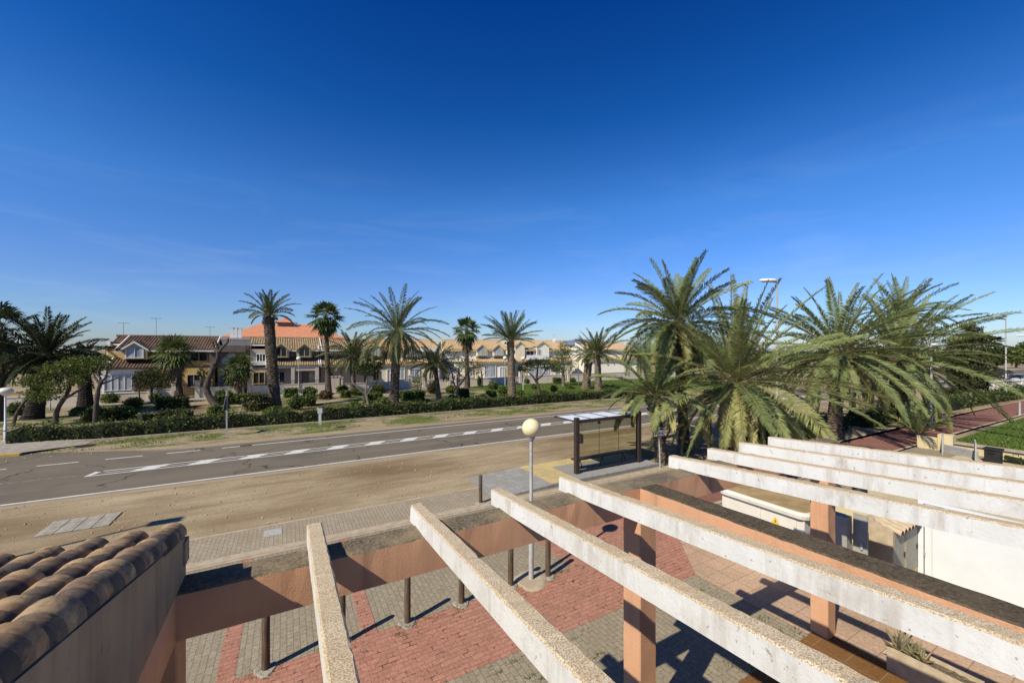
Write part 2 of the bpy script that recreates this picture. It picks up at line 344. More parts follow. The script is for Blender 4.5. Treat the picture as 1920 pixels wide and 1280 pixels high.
SKY_SAT=1.0; SKY_STR=.07; SKY_TINT=(.75,.91,1.0); SUN_STR=4.5; EXPO=.3; SKY_RAMP=[(0,(.62,.58,.76)),(.07,(.60,.60,.79)),(.14,(.63,.63,.83)),(.32,(.49,.80,1.03)),(.49,(.13,.58,.95)),(.66,(.03,.42,.88)),(.82,(.25,.22,.2)),(1,(.25,.2,.17))]
# ------------------------------------------------------------------ plants
def nrm(a): return a/(np.linalg.norm(a,axis=-1,keepdims=True)+1e-9)
UP=np.array([0,0,1.0])
def leaf_quads(mb,P,D,W,l,w,droop,m=0,tint=.5,mid=.45):
    """one folded blade per row: root P, direction D, width direction W"""
    l=np.asarray(l)[:,None]; w=np.asarray(w)[:,None]; dr=np.asarray(droop)[:,None]
    a=P; c=P+D*l*mid; t=P+D*l-UP*l*dr
    c=c-UP*l*dr*.2
    v=np.stack([a,c-W*w*.5,t,c+W*w*.5],1)
    k=len(P); f=np.arange(k*4).reshape(k,4)
    mb.add(v.reshape(-1,3),f,m,tint)
def date_fronds(mb,r,c,L,n,pairs,leaf_len,leaf_w,wind=(0,0),e0=84,e1=-25,bend=(20,60),az=(0,360),kr=(0,1),stalk=.05,ramp=.9,vee=28,droopy=.25,tint=(.3,.6),old=.75,m=0,mr=1):
    c=np.asarray(c,float); seg=13
    if mr==1 and L>0: leaf_w=leaf_w*(1.35 if pairs<70 else 1)
    for i in range(n):
        k=kr[0]+(kr[1]-kr[0])*(i+.5)/n
        if az==(0,360): a=R((i*137.5+r.uniform(-14,14))%360)
        else: a=R(r.uniform(*az))
        el=R(e0+(e1-e0)*k**ramp+r.uniform(-7,7)); bd=R(bend[0]+(bend[1]-bend[0])*k+r.uniform(-8,10))
        Lf=L*(1-.25*abs(k-.5))*(1-.28*max(0,(k-.68)/.32))*r.uniform(.86,1.08)
        t=np.linspace(0,1,seg); e=el-bd*t**1.35
        step=Lf/(seg-1)
        ho=np.concatenate([[0],np.cumsum(np.cos(e[:-1])*step)]); ve=np.concatenate([[0],np.cumsum(np.sin(e[:-1])*step)])
        P=np.stack([math.cos(a)*ho,math.sin(a)*ho,ve],1)+c+np.array([math.cos(a),math.sin(a),0])*.10
        tw=r.uniform(-.35,.35); P[:,0]+=wind[0]*Lf*t**2-math.sin(a)*tw*t**2*Lf*.25; P[:,1]+=wind[1]*Lf*t**2+math.cos(a)*tw*t**2*Lf*.25
        T=nrm(np.gradient(P,axis=0)); S=nrm(np.cross(T,np.broadcast_to(UP,T.shape)+np.array([math.cos(a),math.sin(a),0])*.02)); N=np.cross(S,T); ro=(R(r.uniform(-48,48))*np.clip(t*1.4-.1,0,1)*(1 if mr==1 else .5))[:,None]; S,N=np.cos(ro)*S+np.sin(ro)*N,np.cos(ro)*N-np.sin(ro)*S
        mb.tube(P,np.linspace(stalk,.006,seg)*.5,3,mr,False,.5)
        tj=np.linspace(.13,.985,pairs); u=(tj-.13)/.855
        x=tj*(seg-1); i0=np.clip(x.astype(int),0,seg-2); fr=(x-i0)[:,None]
        lp=lambda A:A[i0]*(1-fr)+A[i0+1]*fr
        Pj,Tj,Sj,Nj=lp(P),lp(T),lp(S),lp(N)
        ll=leaf_len*(.40+.65*np.sin(math.pi*np.clip(u*.82+.16,0,1))**.8)*(Lf/L)
        tn=np.clip(r.uniform(*tint)+(.35 if k>old else 0)*r.uniform(.4,1.2),0,1)
        for sd in (-1,1):
            kk=len(tj); ph=R(1)*(70-35*u+r.normal(0,7,kk)); al=R(vee)+r.normal(0,.10,kk)
            D=nrm(np.cos(ph)[:,None]*Tj+np.sin(ph)[:,None]*(np.cos(al)[:,None]*sd*Sj+np.sin(al)[:,None]*Nj))
            D=nrm(D+np.array([wind[0],wind[1],0])*.25)
            Wd=nrm(np.cross(D,Nj)+sd*Nj*(.25+r.normal(0,.12,kk))[:,None])
            leaf_quads(mb,Pj,D,Wd,ll*r.uniform(.85,1.1,kk),np.full(kk,leaf_w)*r.uniform(.8,1.2,kk),droopy*r.uniform(.5,1.4,kk),m,np.clip(tn+r.normal(0,.06,kk),0,1))
def fan_leaves(mb,r,c,n,pet,Rl,e0,e1,segs=18,spread=125,seg_w=.06,m=0,mr=1,tint=(.2,.7),droop=.25,curl=.0):
    c=np.asarray(c,float)
    for i in range(n):
        k=(i+.5)/n; a=R(i*137.5+r.uniform(-15,15)); el=R(e0+(e1-e0)*k+r.uniform(-8,8))
        d=np.array([math.cos(a)*math.cos(el),math.sin(a)*math.cos(el),math.sin(el)])
        p=pet*r.uniform(.8,1.15); base=c+d*p-UP*.08*p*(1-k)
        mb.tube([c,(c+base)/2+UP*.02,base],[.022,.016,.011],3,mr,False)
        dd=nrm(d-UP*.25*(k)); S=nrm(np.cross(dd,UP)); N=np.cross(S,dd)
        th=R(1)*np.linspace(-spread,spread,segs)+r.normal(0,.05,segs)
        D=nrm(np.cos(th)[:,None]*dd+np.sin(th)[:,None]*S-(np.abs(np.sin(th))*.22)[:,None]*N)
        W=nrm(np.cross(D,N)); l=Rl*(.72+.28*np.cos(th))*r.uniform(.88,1.08,segs)
        leaf_quads(mb,np.repeat(base[None],segs,0),D,W,l,np.full(segs,seg_w),droop*r.uniform(.6,1.4,segs),m,np.clip(r.uniform(*tint)+r.normal(0,.05,segs),0,1),.6)
def palm_trunk(mb,r,base,top,r0,r1,rings,flare=1.35,bump=.16,m=0,n=16,bow=(0,0)):
    rows=rings*3+1; t=np.linspace(0,1,rows)
    base=np.asarray(base,float); top=np.asarray(top,float)
    ax=base+(top-base)*t[:,None]; ax[:,0]+=bow[0]*np.sin(math.pi*t); ax[:,1]+=bow[1]*np.sin(math.pi*t)
    rad=(r0+(r1-r0)*t)*(1+(flare-1)*np.exp(-t*9))
    j=np.arange(n)/n*2*math.pi
    ph=(np.arange(rows)[:,None]/3.0)
    dia=np.maximum(np.sin(j[None]*5+ph*math.pi)*np.cos(ph*math.pi*2*.5),-.4)
    saw=((ph+ (np.round(j[None]/(2*math.pi)*10)%2)*.5)%1.0)
    rr=rad[:,None]*(1+bump*(saw-.45)+bump*.5*dia*.5+r.normal(0,bump*.22,(rows,n)))
    v=np.stack([ax[:,0:1]+np.cos(j)[None]*rr,ax[:,1:2]+np.sin(j)[None]*rr,np.repeat(ax[:,2:3],n,1)],-1)
    mb.grid(v,m,.5,True)
    cap=np.vstack([v[-1],ax[-1:]+UP*rad[-1]*.5]); mb.add(cap,[[q,(q+1)%n,n] for q in range(n)],m)
def boots(mb,r,c,rad,h,k,m=0):
    for i in range(k):
        a=R(i*137.5); z=c[2]-h*(i/k)
        d=np.array([math.cos(a),math.sin(a),1.1+r.uniform(-.3,.3)]); d/=np.linalg.norm(d)
        p=np.array([c[0]+math.cos(a)*rad*.85,c[1]+math.sin(a)*rad*.85,z])
        mb.tube([p,p+d*r.uniform(.16,.34)],[.06,.03],4,m)
def scatter_cards(mb,r,P,Nn,size,m=0,tint=None,flat=.5,aspect=.6):
    k=len(P)
    d=nrm(r.normal(0,1,(k,3))); nn=nrm(Nn*flat+r.normal(0,1,(k,3))*(1-flat)+1e-6)
    D=nrm(np.cross(nn,d)); W=np.cross(nn,D); sz=size*r.uniform(.6,1.35,k)
    t=np.clip(r.normal(.45,.2,k),0,1) if tint is None else tint
    v=np.stack([P-D*sz[:,None]*.5,P-W*(sz*aspect*.5)[:,None]+D*sz[:,None]*.08,P+D*sz[:,None]*.5,P+W*(sz*aspect*.5)[:,None]+D*sz[:,None]*.08],1)
    mb.add(v.reshape(-1,3),np.arange(k*4).reshape(k,4),m,t)
def blob_leaves(mb,r,c,rad,k,size,m=0,fill=.45,sag=0,tb=0.0,aspect=.6):
    c=np.asarray(c,float); rad=np.broadcast_to(np.asarray(rad,float),(3,))
    d=nrm(r.normal(0,1,(k,3))); q=(1-fill*r.random(k)**1.5)
    lump=1+.16*np.sin(d[:,0]*5+c[0]*3)*np.sin(d[:,1]*6+c[1]*2)+.12*np.sin(d[:,2]*7+c[2]*5)
    P=c+d*rad*(q*lump)[:,None]; P[:,2]-=sag*np.hypot(d[:,0],d[:,1])**2*rad[2]
    cl=np.sin(P[:,0]*4.1+c[1])*np.sin(P[:,1]*4.7)*np.sin(P[:,2]*5.3+1)
    t=np.clip(.42+tb+.3*cl+r.normal(0,.13,k),0,1)
    keep=cl>-.55; scatter_cards(mb,r,P[keep],d[keep],size,m,t[keep],.45,aspect)
def shrub(name,c,rad,k,size,label,mat='shrub',shape='r',group='clipped shrubs in the park',cat='shrub'):
    """foliage over a dense inner mass, resting on the ground"""
    r=np.random.default_rng(int(abs(c[0]*971+c[1]*577))%100000)
    x,y=c; a,b,h=rad; mb=MB(); core=MB()
    if shape=='r':
        nn,kk=16,9; th=np.linspace(0,2*math.pi,nn,endpoint=False); ph=np.linspace(-1.2,math.pi/2,kk)
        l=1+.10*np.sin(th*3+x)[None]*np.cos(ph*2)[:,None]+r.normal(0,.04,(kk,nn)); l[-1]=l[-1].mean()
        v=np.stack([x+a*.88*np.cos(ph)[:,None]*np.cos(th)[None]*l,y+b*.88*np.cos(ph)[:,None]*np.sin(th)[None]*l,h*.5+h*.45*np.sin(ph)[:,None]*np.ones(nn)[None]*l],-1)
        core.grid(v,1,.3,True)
        d=nrm(r.normal(0,1,(k,3))); lump=1+.13*np.sin(d[:,0]*5+x*3)*np.sin(d[:,1]*5+y)+.08*np.sin(d[:,2]*8)
        P=np.array([x,y,h*.5])+d*np.array([a,b,h*.52])*(lump*r.uniform(.86,1.1,k))[:,None]; Nn=d
    else:
        core.box(x-a*.9,x+a*.9,y-b*.9,y+b*.9,.05,h*.93,1)
        f=r.choice(5,k,p=[.36,.22,.22,.1,.1]); u=r.uniform(-1,1,k); w=r.uniform(-1,1,k); P=np.zeros((k,3)); Nn=np.zeros((k,3))
        P[:]=np.stack([u*a,w*b,np.full(k,h*.95)],1); Nn[:]=UP
        for q,(ax,sg) in enumerate(((1,-1),(1,1),(0,-1),(0,1))):
            mk=f==q+1; other=u[mk]
            P[mk,2]=(w[mk]*.5+.5)*h*.95; P[mk,ax]=sg*(a,b)[ax]*.96; P[mk,1-ax]=other*(a,b)[1-ax]
            Nn[mk]=0; Nn[mk,ax]=sg
        P+=Nn*r.normal(0,.05,k)[:,None]+r.normal(0,.03,(k,3)); P[:,0]+=x; P[:,1]+=y
    P[:,2]=np.maximum(P[:,2],.03)
    t=np.clip(.38+.22*np.sin(P[:,0]*5)*np.sin(P[:,1]*6)+r.normal(0,.17,k),0,1)
    scatter_cards(mb,r,P,Nn,size,0,t,.35)
    mb.v+= [w for w in core.v]; off=mb.n
    for q in core.q: mb.q.append(q+off); 
    mb.qm+=core.qm; mb.qt+=core.qt
    for q in core.t: mb.t.append(q+off)
    mb.tm+=core.tm; mb.tt+=core.tt; mb.n+=core.n
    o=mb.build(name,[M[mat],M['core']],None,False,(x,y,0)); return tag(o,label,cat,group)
def hedge(name,pts,w,h,dens,size,label,mat='hedge',group=None,gaps=0.0,jag=.07):
    r=np.random.default_rng(int(abs(pts[0][0]*311+pts[0][1]*97))); mb=MB()
    pts=np.asarray(pts,float); seg=np.diff(pts,axis=0); ln=np.hypot(seg[:,0],seg[:,1]); tot=ln.sum(); cs=np.concatenate([[0],np.cumsum(ln)])
    def along(s):
        i=np.clip(np.searchsorted(cs,s,side='right')-1,0,len(ln)-1); f=(s-cs[i])/ln[i]
        p=pts[i]+seg[i]*f[:,None]; d=seg[i]/ln[i][:,None]; return p,np.stack([-d[:,1],d[:,0]],1)
    lump=lambda s:1+.10*np.sin(s*2.1+pts[0][0])+.07*np.sin(s*5.3)+.05*np.sin(s*.7+2)
    S=np.arange(0,tot+.01,.35); p,nn=along(S); lu=lump(S); hh=h*lu*.9+r.normal(0,.03,len(S)); ww=w*.42*lu
    z0=.10 if gaps else .02
    prof=lambda sx,zz_: np.concatenate([p+nn*(sx*ww)[:,None],np.broadcast_to(zz_,(len(S),))[:,None]],1)
    sec=np.stack([prof(-1,z0),prof(-1.02,hh*.6),prof(-.85,hh*.96),prof(0,hh),prof(.85,hh*.96),prof(1.02,hh*.6),prof(1,z0)],1)
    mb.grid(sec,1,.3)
    for e in (0,-1): mb.poly(list(sec[e]),1)
    k=int(tot*(w+2*h)*dens); s=r.uniform(0,tot,k); p,nn=along(s); lu=lump(s)
    u=r.uniform(-(h+w/2),h+w/2,k); top=np.abs(u)<w/2
    off=np.where(top,u,np.sign(u)*w/2)*lu; z=np.where(top,h,h-(np.abs(u)-w/2))*lu
    P=np.concatenate([p+nn*off[:,None],z[:,None]],1); Nn=np.where(top[:,None],UP,np.concatenate([nn*np.sign(u)[:,None],np.zeros((k,1))],1))
    P+=Nn*r.normal(0,jag,k)[:,None]+r.normal(0,.03,(k,3)); P[:,2]=np.maximum(P[:,2],.03)
    t=np.clip(.36+.2*np.sin(s*3.1)*np.sin(z*6)+r.normal(0,.18,k),0,1)
    if gaps: keep=~((z<h*.55)&(np.sin(s*6.0+pts[0][0])>1-gaps)); P,Nn,t=P[keep],Nn[keep],t[keep]
    scatter_cards(mb,r,P,Nn,size,0,t,.35)
    c=pts.mean(0); o=mb.build(name,[M[mat],M['core']],None,False,(c[0],c[1],0)); return tag(o,label,'hedge',group)
# skeleton given as (right, up) offsets in metres at the tree's own distance, with a depth offset of its own
def limb(base,offs,seed=0):
    r=np.random.default_rng(seed); a=[]
    for i,o in enumerate(offs):
        dz=o[2] if len(o)>2 else 0
        a.append([base[0]+RT[0]*o[0]+FW[0]*dz, base[1]+RT[1]*o[0]+FW[1]*dz, o[1]])
    a=np.array(a)
    t=np.arange(len(a)); T=np.linspace(0,len(a)-1,(len(a)-1)*4+1)
    b=np.stack([np.interp(T,t,a[:,q]) for q in range(3)],1)
    for _ in range(2): b[1:-1]=(b[:-2]+2*b[1:-1]+b[2:])/4
    return b
def tree(name,base,limbs,blobs,label,mat='leaf',bark='bark',leaf=.11,group=None,cat='tree',seed=1,twigs=0,aspect=.6,dense=1.0):
    """limbs: list of (offsets, r0, r1); blobs: (right, up, depth, rx, rz, leaves)"""
    r=np.random.default_rng(seed); t=thing(name,(base[0],base[1],0),label,cat,group)
    tr=MB(); ends=[]
    for offs,r0,r1 in limbs:
        p=limb(base,offs,seed); k=len(p); rad=np.linspace(r0,r1,k)*(1+r.normal(0,.07,k)); tr.tube(p,rad,9,0); ends.append(p[-1])
    cr=MB()
    for (dx,z,dy,rx,rz,k) in blobs:
        c=np.array([base[0]+RT[0]*dx+FW[0]*dy,base[1]+RT[1]*dx+FW[1]*dy,z])
        e=min(ends,key=lambda q:np.linalg.norm(q-c)); mid=(e+c)/2+r.normal(0,.1,3)
        tr.tube([e,mid,c],[.045,.03,.012],5,0)
        for _ in range(5):
            d=nrm(r.normal(0,1,3)); tr.tube([mid,c+d*np.array([rx,rx,rz])*.75],[.022,.006],4,0)
        blob_leaves(cr,r,c,(rx,rx,rz),int(k*dense),leaf,0,.6,0,0,aspect)
    tr.build('trunk',M[bark],t,True)
    if blobs: cr.build('crown',[M[mat]],t)
    return t
def date_palm(name,base,crown,L,label,n=42,pairs=60,leaf_len=.42,leaf_w=.03,wind=(0,0),r0=.22,r1=.19,rings=None,group=None,mat='frond_far',seed=1,e1=-40,bend=(22,70),bark='palm_bark',boot=16,e0=84,skirt=0,bow=(0,0),ramp=.9,old=.78,stalk=.05,tint=(.3,.6),bump=.16):
    r=np.random.default_rng(seed); t=thing(name,(base[0],base[1],0),label,'palm tree',group)
    tr=MB(); c=np.asarray(crown,float); hgt=c[2]
    palm_trunk(tr,r,(base[0],base[1],-.05),c-UP*.15,r0,r1,rings or max(6,int(hgt/.16)),1.3,bump,0,16,bow)
    if boot: boots(tr,r,c-UP*.1,r1,.7,boot)
    tr.build('trunk',M[bark],t,False)
    cr=MB(); date_fronds(cr,r,c,L,n,pairs,leaf_len,leaf_w,wind,e0,e1,bend,stalk=stalk,ramp=ramp,old=old,tint=tint)
    cr.build('crown',[M[mat],M['rachis']],t)
    if skirt:
        dr=MB(); date_fronds(dr,r,c-UP*.25,L*.7,skirt,max(20,pairs//2),leaf_len*.8,leaf_w,wind,-35,-75,(15,30),m=0,mr=0,tint=(.2,.7))
        dr.build('dry_fronds',[M['dry']],t)
    return t
def fan_palm(name,base,crown,Rl,label,n=38,pet=.8,seed=1,r0=.2,r1=.15,skirt=14,group=None,mat='fan',segs=18,seg_w=.075,e0=80,e1=-45,skirt_len=1.0,bark='palm_bark',spread=120):
    r=np.random.default_rng(seed); t=thing(name,(base[0],base[1],0),label,'palm tree',group)
    c=np.asarray(crown,float); tr=MB(); palm_trunk(tr,r,(base[0],base[1],-.05),c-UP*.1,r0,r1,max(6,int(c[2]/.2)),1.4,.10)
    tr.build('trunk',M[bark],t)
    cr=MB(); fan_leaves(cr,r,c,n,pet,Rl,e0,e1,segs,spread,seg_w); cr.build('crown',[M[mat],M['rachis']],t)
    if skirt:
        dr=MB()
        for q in range(3): fan_leaves(dr,r,c-UP*(.2+.45*q*skirt_len),max(4,skirt//3),pet*.55,Rl*.8,-35-8*q,-72,12,95,seg_w,0,0,(.1,.8),.35)
        dr.build('dry_fronds',[M['dry']],t)
    return t
def grass_blades(mb,r,P,h,w,m=0):
    k=len(P); D=nrm(np.stack([r.normal(0,.45,k),r.normal(0,.45,k),np.ones(k)],1)); a=r.uniform(0,6.28,k)
    W=np.stack([np.cos(a),np.sin(a),np.zeros(k)],1)
    leaf_quads(mb,P,D,W,h*r.uniform(.5,1.3,k),np.full(k,w),.1*r.random(k),m,np.clip(r.normal(.45,.22,k),0,1))
# ------------------------------------------------------------------ ground, road, paving
def sheet(name,quads,mat,z,kind='structure',parent=None):
    mb=MB()
    for q in quads:
        if len(q)==4 and not isinstance(q[0],(tuple,list)): x0,x1,y0,y1=q; q=[(x0,y0),(x1,y0),(x1,y1),(x0,y1)]
        mb.poly([(x,y,z) for x,y in q])
    o=mb.build(name,[mat],parent)
    if parent is None and kind: o['kind']=kind
    return o
sheet('ground',[(-1500,1500,-300,2500)],M['dirt'],0.0)
road=sheet('road',[(-200,260,19.5,27.35),[(-200,27.35),(-6.4,27.35),(-12.2,29.9),(-200,31)],[(95,27.35),(260,27.35),(260,62),(112,50)],[(95,19.5),(112,8),(260,4),(260,19.5)]],M['asphalt'],.004)
marks=[(-200,400*.6,19.98,20.11)]
marks+=[(-2.2,95,25.95,26.07)]
x=-30.0
while x<-2.6: marks.append((x,x+1.35,25.95,26.07)); x+=2.25
sheet('edge_line',marks,M['paint'],.008,None,road)
hx=[]
hx+=[[(-7.25,22.86),(95,22.86),(95,22.95),(-7.0,22.95)],[(-7.05,23.52),(95,23.52),(95,23.61),(-7.05,23.61)],[(-7.25,22.86),(-7.05,22.95),(-6.85,23.61),(-7.1,23.61)],(-6.7,95,23.21,23.26)]
x=-5.6
while x<95:
    hx.append([(x-.25,22.95),(x+.55,22.95),(x+.75,23.21),(x-.05,23.21)]); hx.append([(x+.0,23.26),(x+.8,23.26),(x+1.0,23.52),(x+.2,23.52)]); x+=1.9
sheet('hatched_median',hx,M['paint'],.008,None,road)
n=NT('worn_paint'); w=n.noise(7,6,.75); M['paint_worn']=n.done(n.bsdf(n.ramp(w,[(.45,(.15,.14,.127)),(.65,(.4,.39,.37))]),.8))
sheet('worn_line',[(-30,-7.6,23.2,23.28),[(1.0,21.9),(2.6,22.15),(2.6,22.23),(1.0,21.98)]],M['paint_worn'],.008,None,road)
# near paving
sheet('plaza',[(-14,30,3.77,11.9)],M['pav_grey'],.004)
sheet('red_paving',[(-14,5.9,6.0,7.68),[(5.9,6.0),(8.24,6.05),(9.3,7.3),(5.9,7.68)],[(5.9,7.68),(9.3,7.3),(10.2,8.6),(5.9,8.6)],(5.9,12,8.6,10.7),(-.98,-.72,7.68,11.9),(1.2,1.46,7.68,11.9),(-3.2,-2.94,7.68,11.9)],M['pav_red'],.008)
sheet('red_path',[[(12,8.6),(40,8.45),(64,8.0),(64,10.35),(40,10.9),(12,10.7)],[(64,8.0),(150,6.0),(150,8.6),(64,10.35)]],M['pav_red_path'],.008)
sheet('pink_paving',[[(8.3,3.77),(8.65,3.77),(11.4,3.77),(11.4,7.3),(9.3,7.3),(8.24,6.05)],(8.65,11.4,-3,3.77)],M['pav_pink'],.012)
sheet('terrace_floor',[(-.2,8.65,.4,3.77)],M['pav_brown'],.008)
sheet('sidewalk',[(-30,6.6,12.3,13.82)],M['pav_walk'],.006)
mb=MB(); mb.box(-30,6.6,13.82,13.94,0,.012); mb.box(-30,15.2,12.02,12.3,0,.03); mb.box(-30,15.2,11.9,12.02,0,.02); struct(mb.build('sidewalk_kerb',[M['kerb_sand']]))
mb=MB()
mb.poly([(12,10.7,.014),(40,10.9,.014),(64,10.35,.014),(64,10.5,.014),(40,11.05,.014),(12,10.85,.014)]); mb.poly([(64,10.35,.014),(150,8.6,.014),(150,8.75,.014),(64,10.5,.014)])
mb.poly([(12,8.45,.014),(40,8.3,.014),(64,7.85,.014),(64,8.0,.014),(40,8.45,.014),(12,8.6,.014)]); struct(mb.build('path_kerb',[M['kerb_sand']]))
# beyond the road
sheet('verge',[[(-12.2,29.95),(-6.4,28.0),(40,27.9),(40,31.6),(-13,31.6)]],M['verge'],.004)
mb=MB(); mb.box(-14,45,31.55,31.68,0,.1); struct(mb.build('park_kerb',[M['kerb_sand']]))
sheet('park',[(-70,75,31.68,51.8)],M['park'],.004)
sheet('park_path',[(-40,9,37.2,39.2),(-8.2,-6.2,39.2,51.8),(9,21.9,36.0,37.0)],M['dirt'],.008)
sheet('park_lawn',[(22,70,33.4,51.8)],M['park_green'],.008)
sheet('promenade',[(-70,75,51.8,54.2)],M['concrete'],.006)
mb=MB(); mb.box(-40,-11.4,28.9+.2,33.2,0,.13); mb.poly([(-11.4,29.1,.13),(-9.6,30.6,.02),(-9.6,33.2,.02),(-11.4,33.2,.13)]); struct(mb.build('corner_pavement',[M['concrete']]))
mb=MB(); mb.box(-40,-11.42,28.94,29.1-.003,0,.125,0); struct(mb.build('painted_kerb',[M['yellow_paint']]))
# lawn right of the red path
sheet('lawn',[(29.95,110,-6,7.8)],M['lawn'],.012)
sheet('car_park',[(70,200,20,60)],M['asphalt'],.003) if False else None

def cover(name,x,y,w,l,label,nslab=4,rz=0):
    t=thing(name,(x,y,0),label,'cover')
    for i in range(nslab):
        mb=MB(); mb.box(-w/2+i*w/nslab+.012,-w/2+(i+1)*w/nslab-.012,-l/2,l/2,.0,.03,0,M=TR(x,y,0,rz)); mb.build('slab',[M['concrete']],t)
    return t
cover('concrete_cover',*gp(152,982),1.55,1.15,'flat concrete inspection cover of four slabs in the dirt roadside')
def manhole(x,y,r,label,sq=False):
    mb=MB()
    if sq:
        mb.box(x-r,x+r,y-r,y+r,.006,.014,0)
        for i in range(5): mb.box(x-r*.85,x+r*.85,y-r*.8+i*r*.38,y-r*.72+i*r*.38,.014,.018,0)
    else:
        mb.cyl(x,y,.004,.016,r,r,20); 
        for i in range(5): mb.box(x-r*.7,x+r*.7,y-r*.6+i*r*.28,y-r*.52+i*r*.28,.016,.02,0)
    return tag(mb.build('manhole_cover',[M['dark_metal'] if not sq else M['galv']]),label,'cover')
manhole(*gp(160,836),.42,'round dark iron manhole cover in the sandy verge beside the yellow kerb')
manhole(*gp(512,998),.22,'small square metal drain cover set in the pale roadside pavers',True)
manhole(*gp(640,800),.3,'round dark iron cover lying in the grass verge before the long hedge')

# ------------------------------------------------------------------ pergola
def beam_mesh(mb,x0,x1,y0,y1,z0,z1,axis,m=0,mt=1,step=.12,jit=.002,slope=0.0,chip=.008,r=rng):
    """a long cast beam with slightly worn arrises; slope = rise per metre towards the house (-y)"""
    L=(x1-x0) if axis=='x' else (y1-y0); k=max(2,int(L/step)); t=np.linspace(0,L,k+1)
    a0,a1=(y0,y1) if axis=='x' else (x0,x1); b=.012
    sec=[(a0,z0),(a0,z1-b),(a0+b,z1),(a1-b,z1),(a1,z1-b),(a1,z0)]
    V=np.zeros((k+1,6,3))
    for j,(a,z) in enumerate(sec):
        ja=r.normal(0,jit,k+1)*(1 if j in(1,2,3,4) else .3); jz=r.normal(0,jit,k+1)*(1 if j in(1,2,3,4) else .2)
        if j in(1,2,3,4):
            ch=(r.random(k+1)<.035)*r.random(k+1)*chip; jz=jz-ch; ja=ja+ch*(.7 if j<3 else -.7)
        u=(x0 if axis=='x' else y0)+t
        zz_=z+jz+(slope*(y1-u) if axis=='y' else 0)
        V[:,j,:]=np.stack([u,a+ja,zz_],1) if axis=='x' else np.stack([a+ja,u,zz_],1)
    i=np.arange(k)[:,None]*6
    for j in range(6):
        j2=(j+1)%6; f=np.concatenate([i+j,i+j2,i+6+j2,i+6+j],1)
        if axis=='y': f=f[:,::-1]
        mm=mt if j in(1,2,3) else m
        if j==0: mb.add(V.reshape(-1,3),f,mm)
        else: mb.q.append(f+mb.n-len(V.reshape(-1,3))); mb.qm.append(np.full(k,mm)); mb.qt.append(np.full(k,.5))
    for e in (0,k): mb.poly([tuple(p) for p in (V[e] if e==0 else V[e][::-1])],m)
AY0,AY1,AZ0,AZ1=3.53,3.82,3.20,3.52
per=thing('pergola',(3.9,3.68,0),'large peach and white concrete pergola over the terrace with sloping white rafters','pergola')
mb=MB(); beam_mesh(mb,-.95,8.9,AY0,AY1,AZ0,AZ1,'x',0,1,.1,.0025,0,.006); mb.build('crossbeam',[M['peach_rough'],M['lichen']],per)
for x0 in (3.765,8.45):
    mb=MB(); beam_mesh(mb,x0,x0+.29,.4,AY0-.002,AZ0,AZ1-.003,'y',0,1,.1,.002,.022,.005); mb.build('side_beam',[M['peach'],M['lichen_dark']],per)
def post(x,y,top,par):
    mb=MB(); w=.143; b=.012
    sec=[(-w,-w+b),(-w+b,-w),(w-b,-w),(w,-w+b),(w,w-b),(w-b,w),(-w+b,w),(-w,w-b)]
    zs=np.linspace(.004,top,14); v=np.array([[[x+a+rng.normal(0,.0012),y+c+rng.normal(0,.0012),z] for a,c in sec] for z in zs]); mb.grid(v,0,.5,True)
    return mb.build('post',[M['peach']],par)
for x,y in ((3.91,3.675),(8.595,3.675),(-.80,3.675)): post(x,y,AZ0,per)
SL=.0625; YE=4.0
for i,xl in enumerate((.152,1.07,1.97,2.89,4.84,5.73,6.55,7.41)):
    mb=MB(); beam_mesh(mb,xl,xl+.122,.4,YE,3.655-.165+.0005*i,3.655+.0005*i,'y',0,1,.05,.0014,SL,.012); mb.build('rafter',[M['raf_white'],M['agg']],per)

# ------------------------------------------------------------------ the tiled porch on the left
por=thing('tiled_porch',(-3,2,0),'porch roof of stained clay barrel tiles with a weathered grey gable wall','porch')
GS=.22; EY=3.85; EZ=3.865
def rz_(y): return EZ+GS*(EY-y)
mb=MB(); r=np.random.default_rng(5)
rows=[-.745-.212*k for k in range(26)]
for k,xc in enumerate(rows):
    y=EY; lift=.018 if k==0 else 0.0; i=0
    while y>-1.0:
        Lt=.40; ex=.292+r.normal(0,.006); w0=.093+r.normal(0,.003); w1=.074; yy0=y+.0; yy1=y-Lt
        jx=r.normal(0,.006); jz=r.normal(0,.004); th=np.linspace(-.12,math.pi+.12,11)
        def arc(yq,w,dz): return np.stack([xc+jx+np.cos(th)*w,np.full(11,yq),rz_(yq)-.095+lift+jz+dz+np.sin(th)*w*1.05],1)
        tt=r.random()
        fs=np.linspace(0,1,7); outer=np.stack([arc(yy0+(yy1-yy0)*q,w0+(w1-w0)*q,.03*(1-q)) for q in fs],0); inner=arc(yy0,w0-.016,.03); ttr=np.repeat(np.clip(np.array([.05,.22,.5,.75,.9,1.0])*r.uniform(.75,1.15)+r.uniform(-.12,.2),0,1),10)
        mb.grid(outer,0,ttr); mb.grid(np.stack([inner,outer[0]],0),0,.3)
        y-=ex; i+=1
X1=rows[-1]-.1
mb.poly([(X1,EY-.03,rz_(EY)-.12),(-.70,EY-.03,rz_(EY)-.12),(-.70,-1,rz_(-1)-.12),(X1,-1,rz_(-1)-.12)],1)
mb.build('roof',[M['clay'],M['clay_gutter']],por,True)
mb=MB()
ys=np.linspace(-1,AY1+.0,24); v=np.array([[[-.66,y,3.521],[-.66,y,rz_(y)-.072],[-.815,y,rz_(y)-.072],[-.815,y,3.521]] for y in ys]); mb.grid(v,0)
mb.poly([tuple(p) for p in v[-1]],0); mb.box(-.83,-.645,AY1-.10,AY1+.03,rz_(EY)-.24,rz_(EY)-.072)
mb.build('gable_wall',[M['gable']],por)
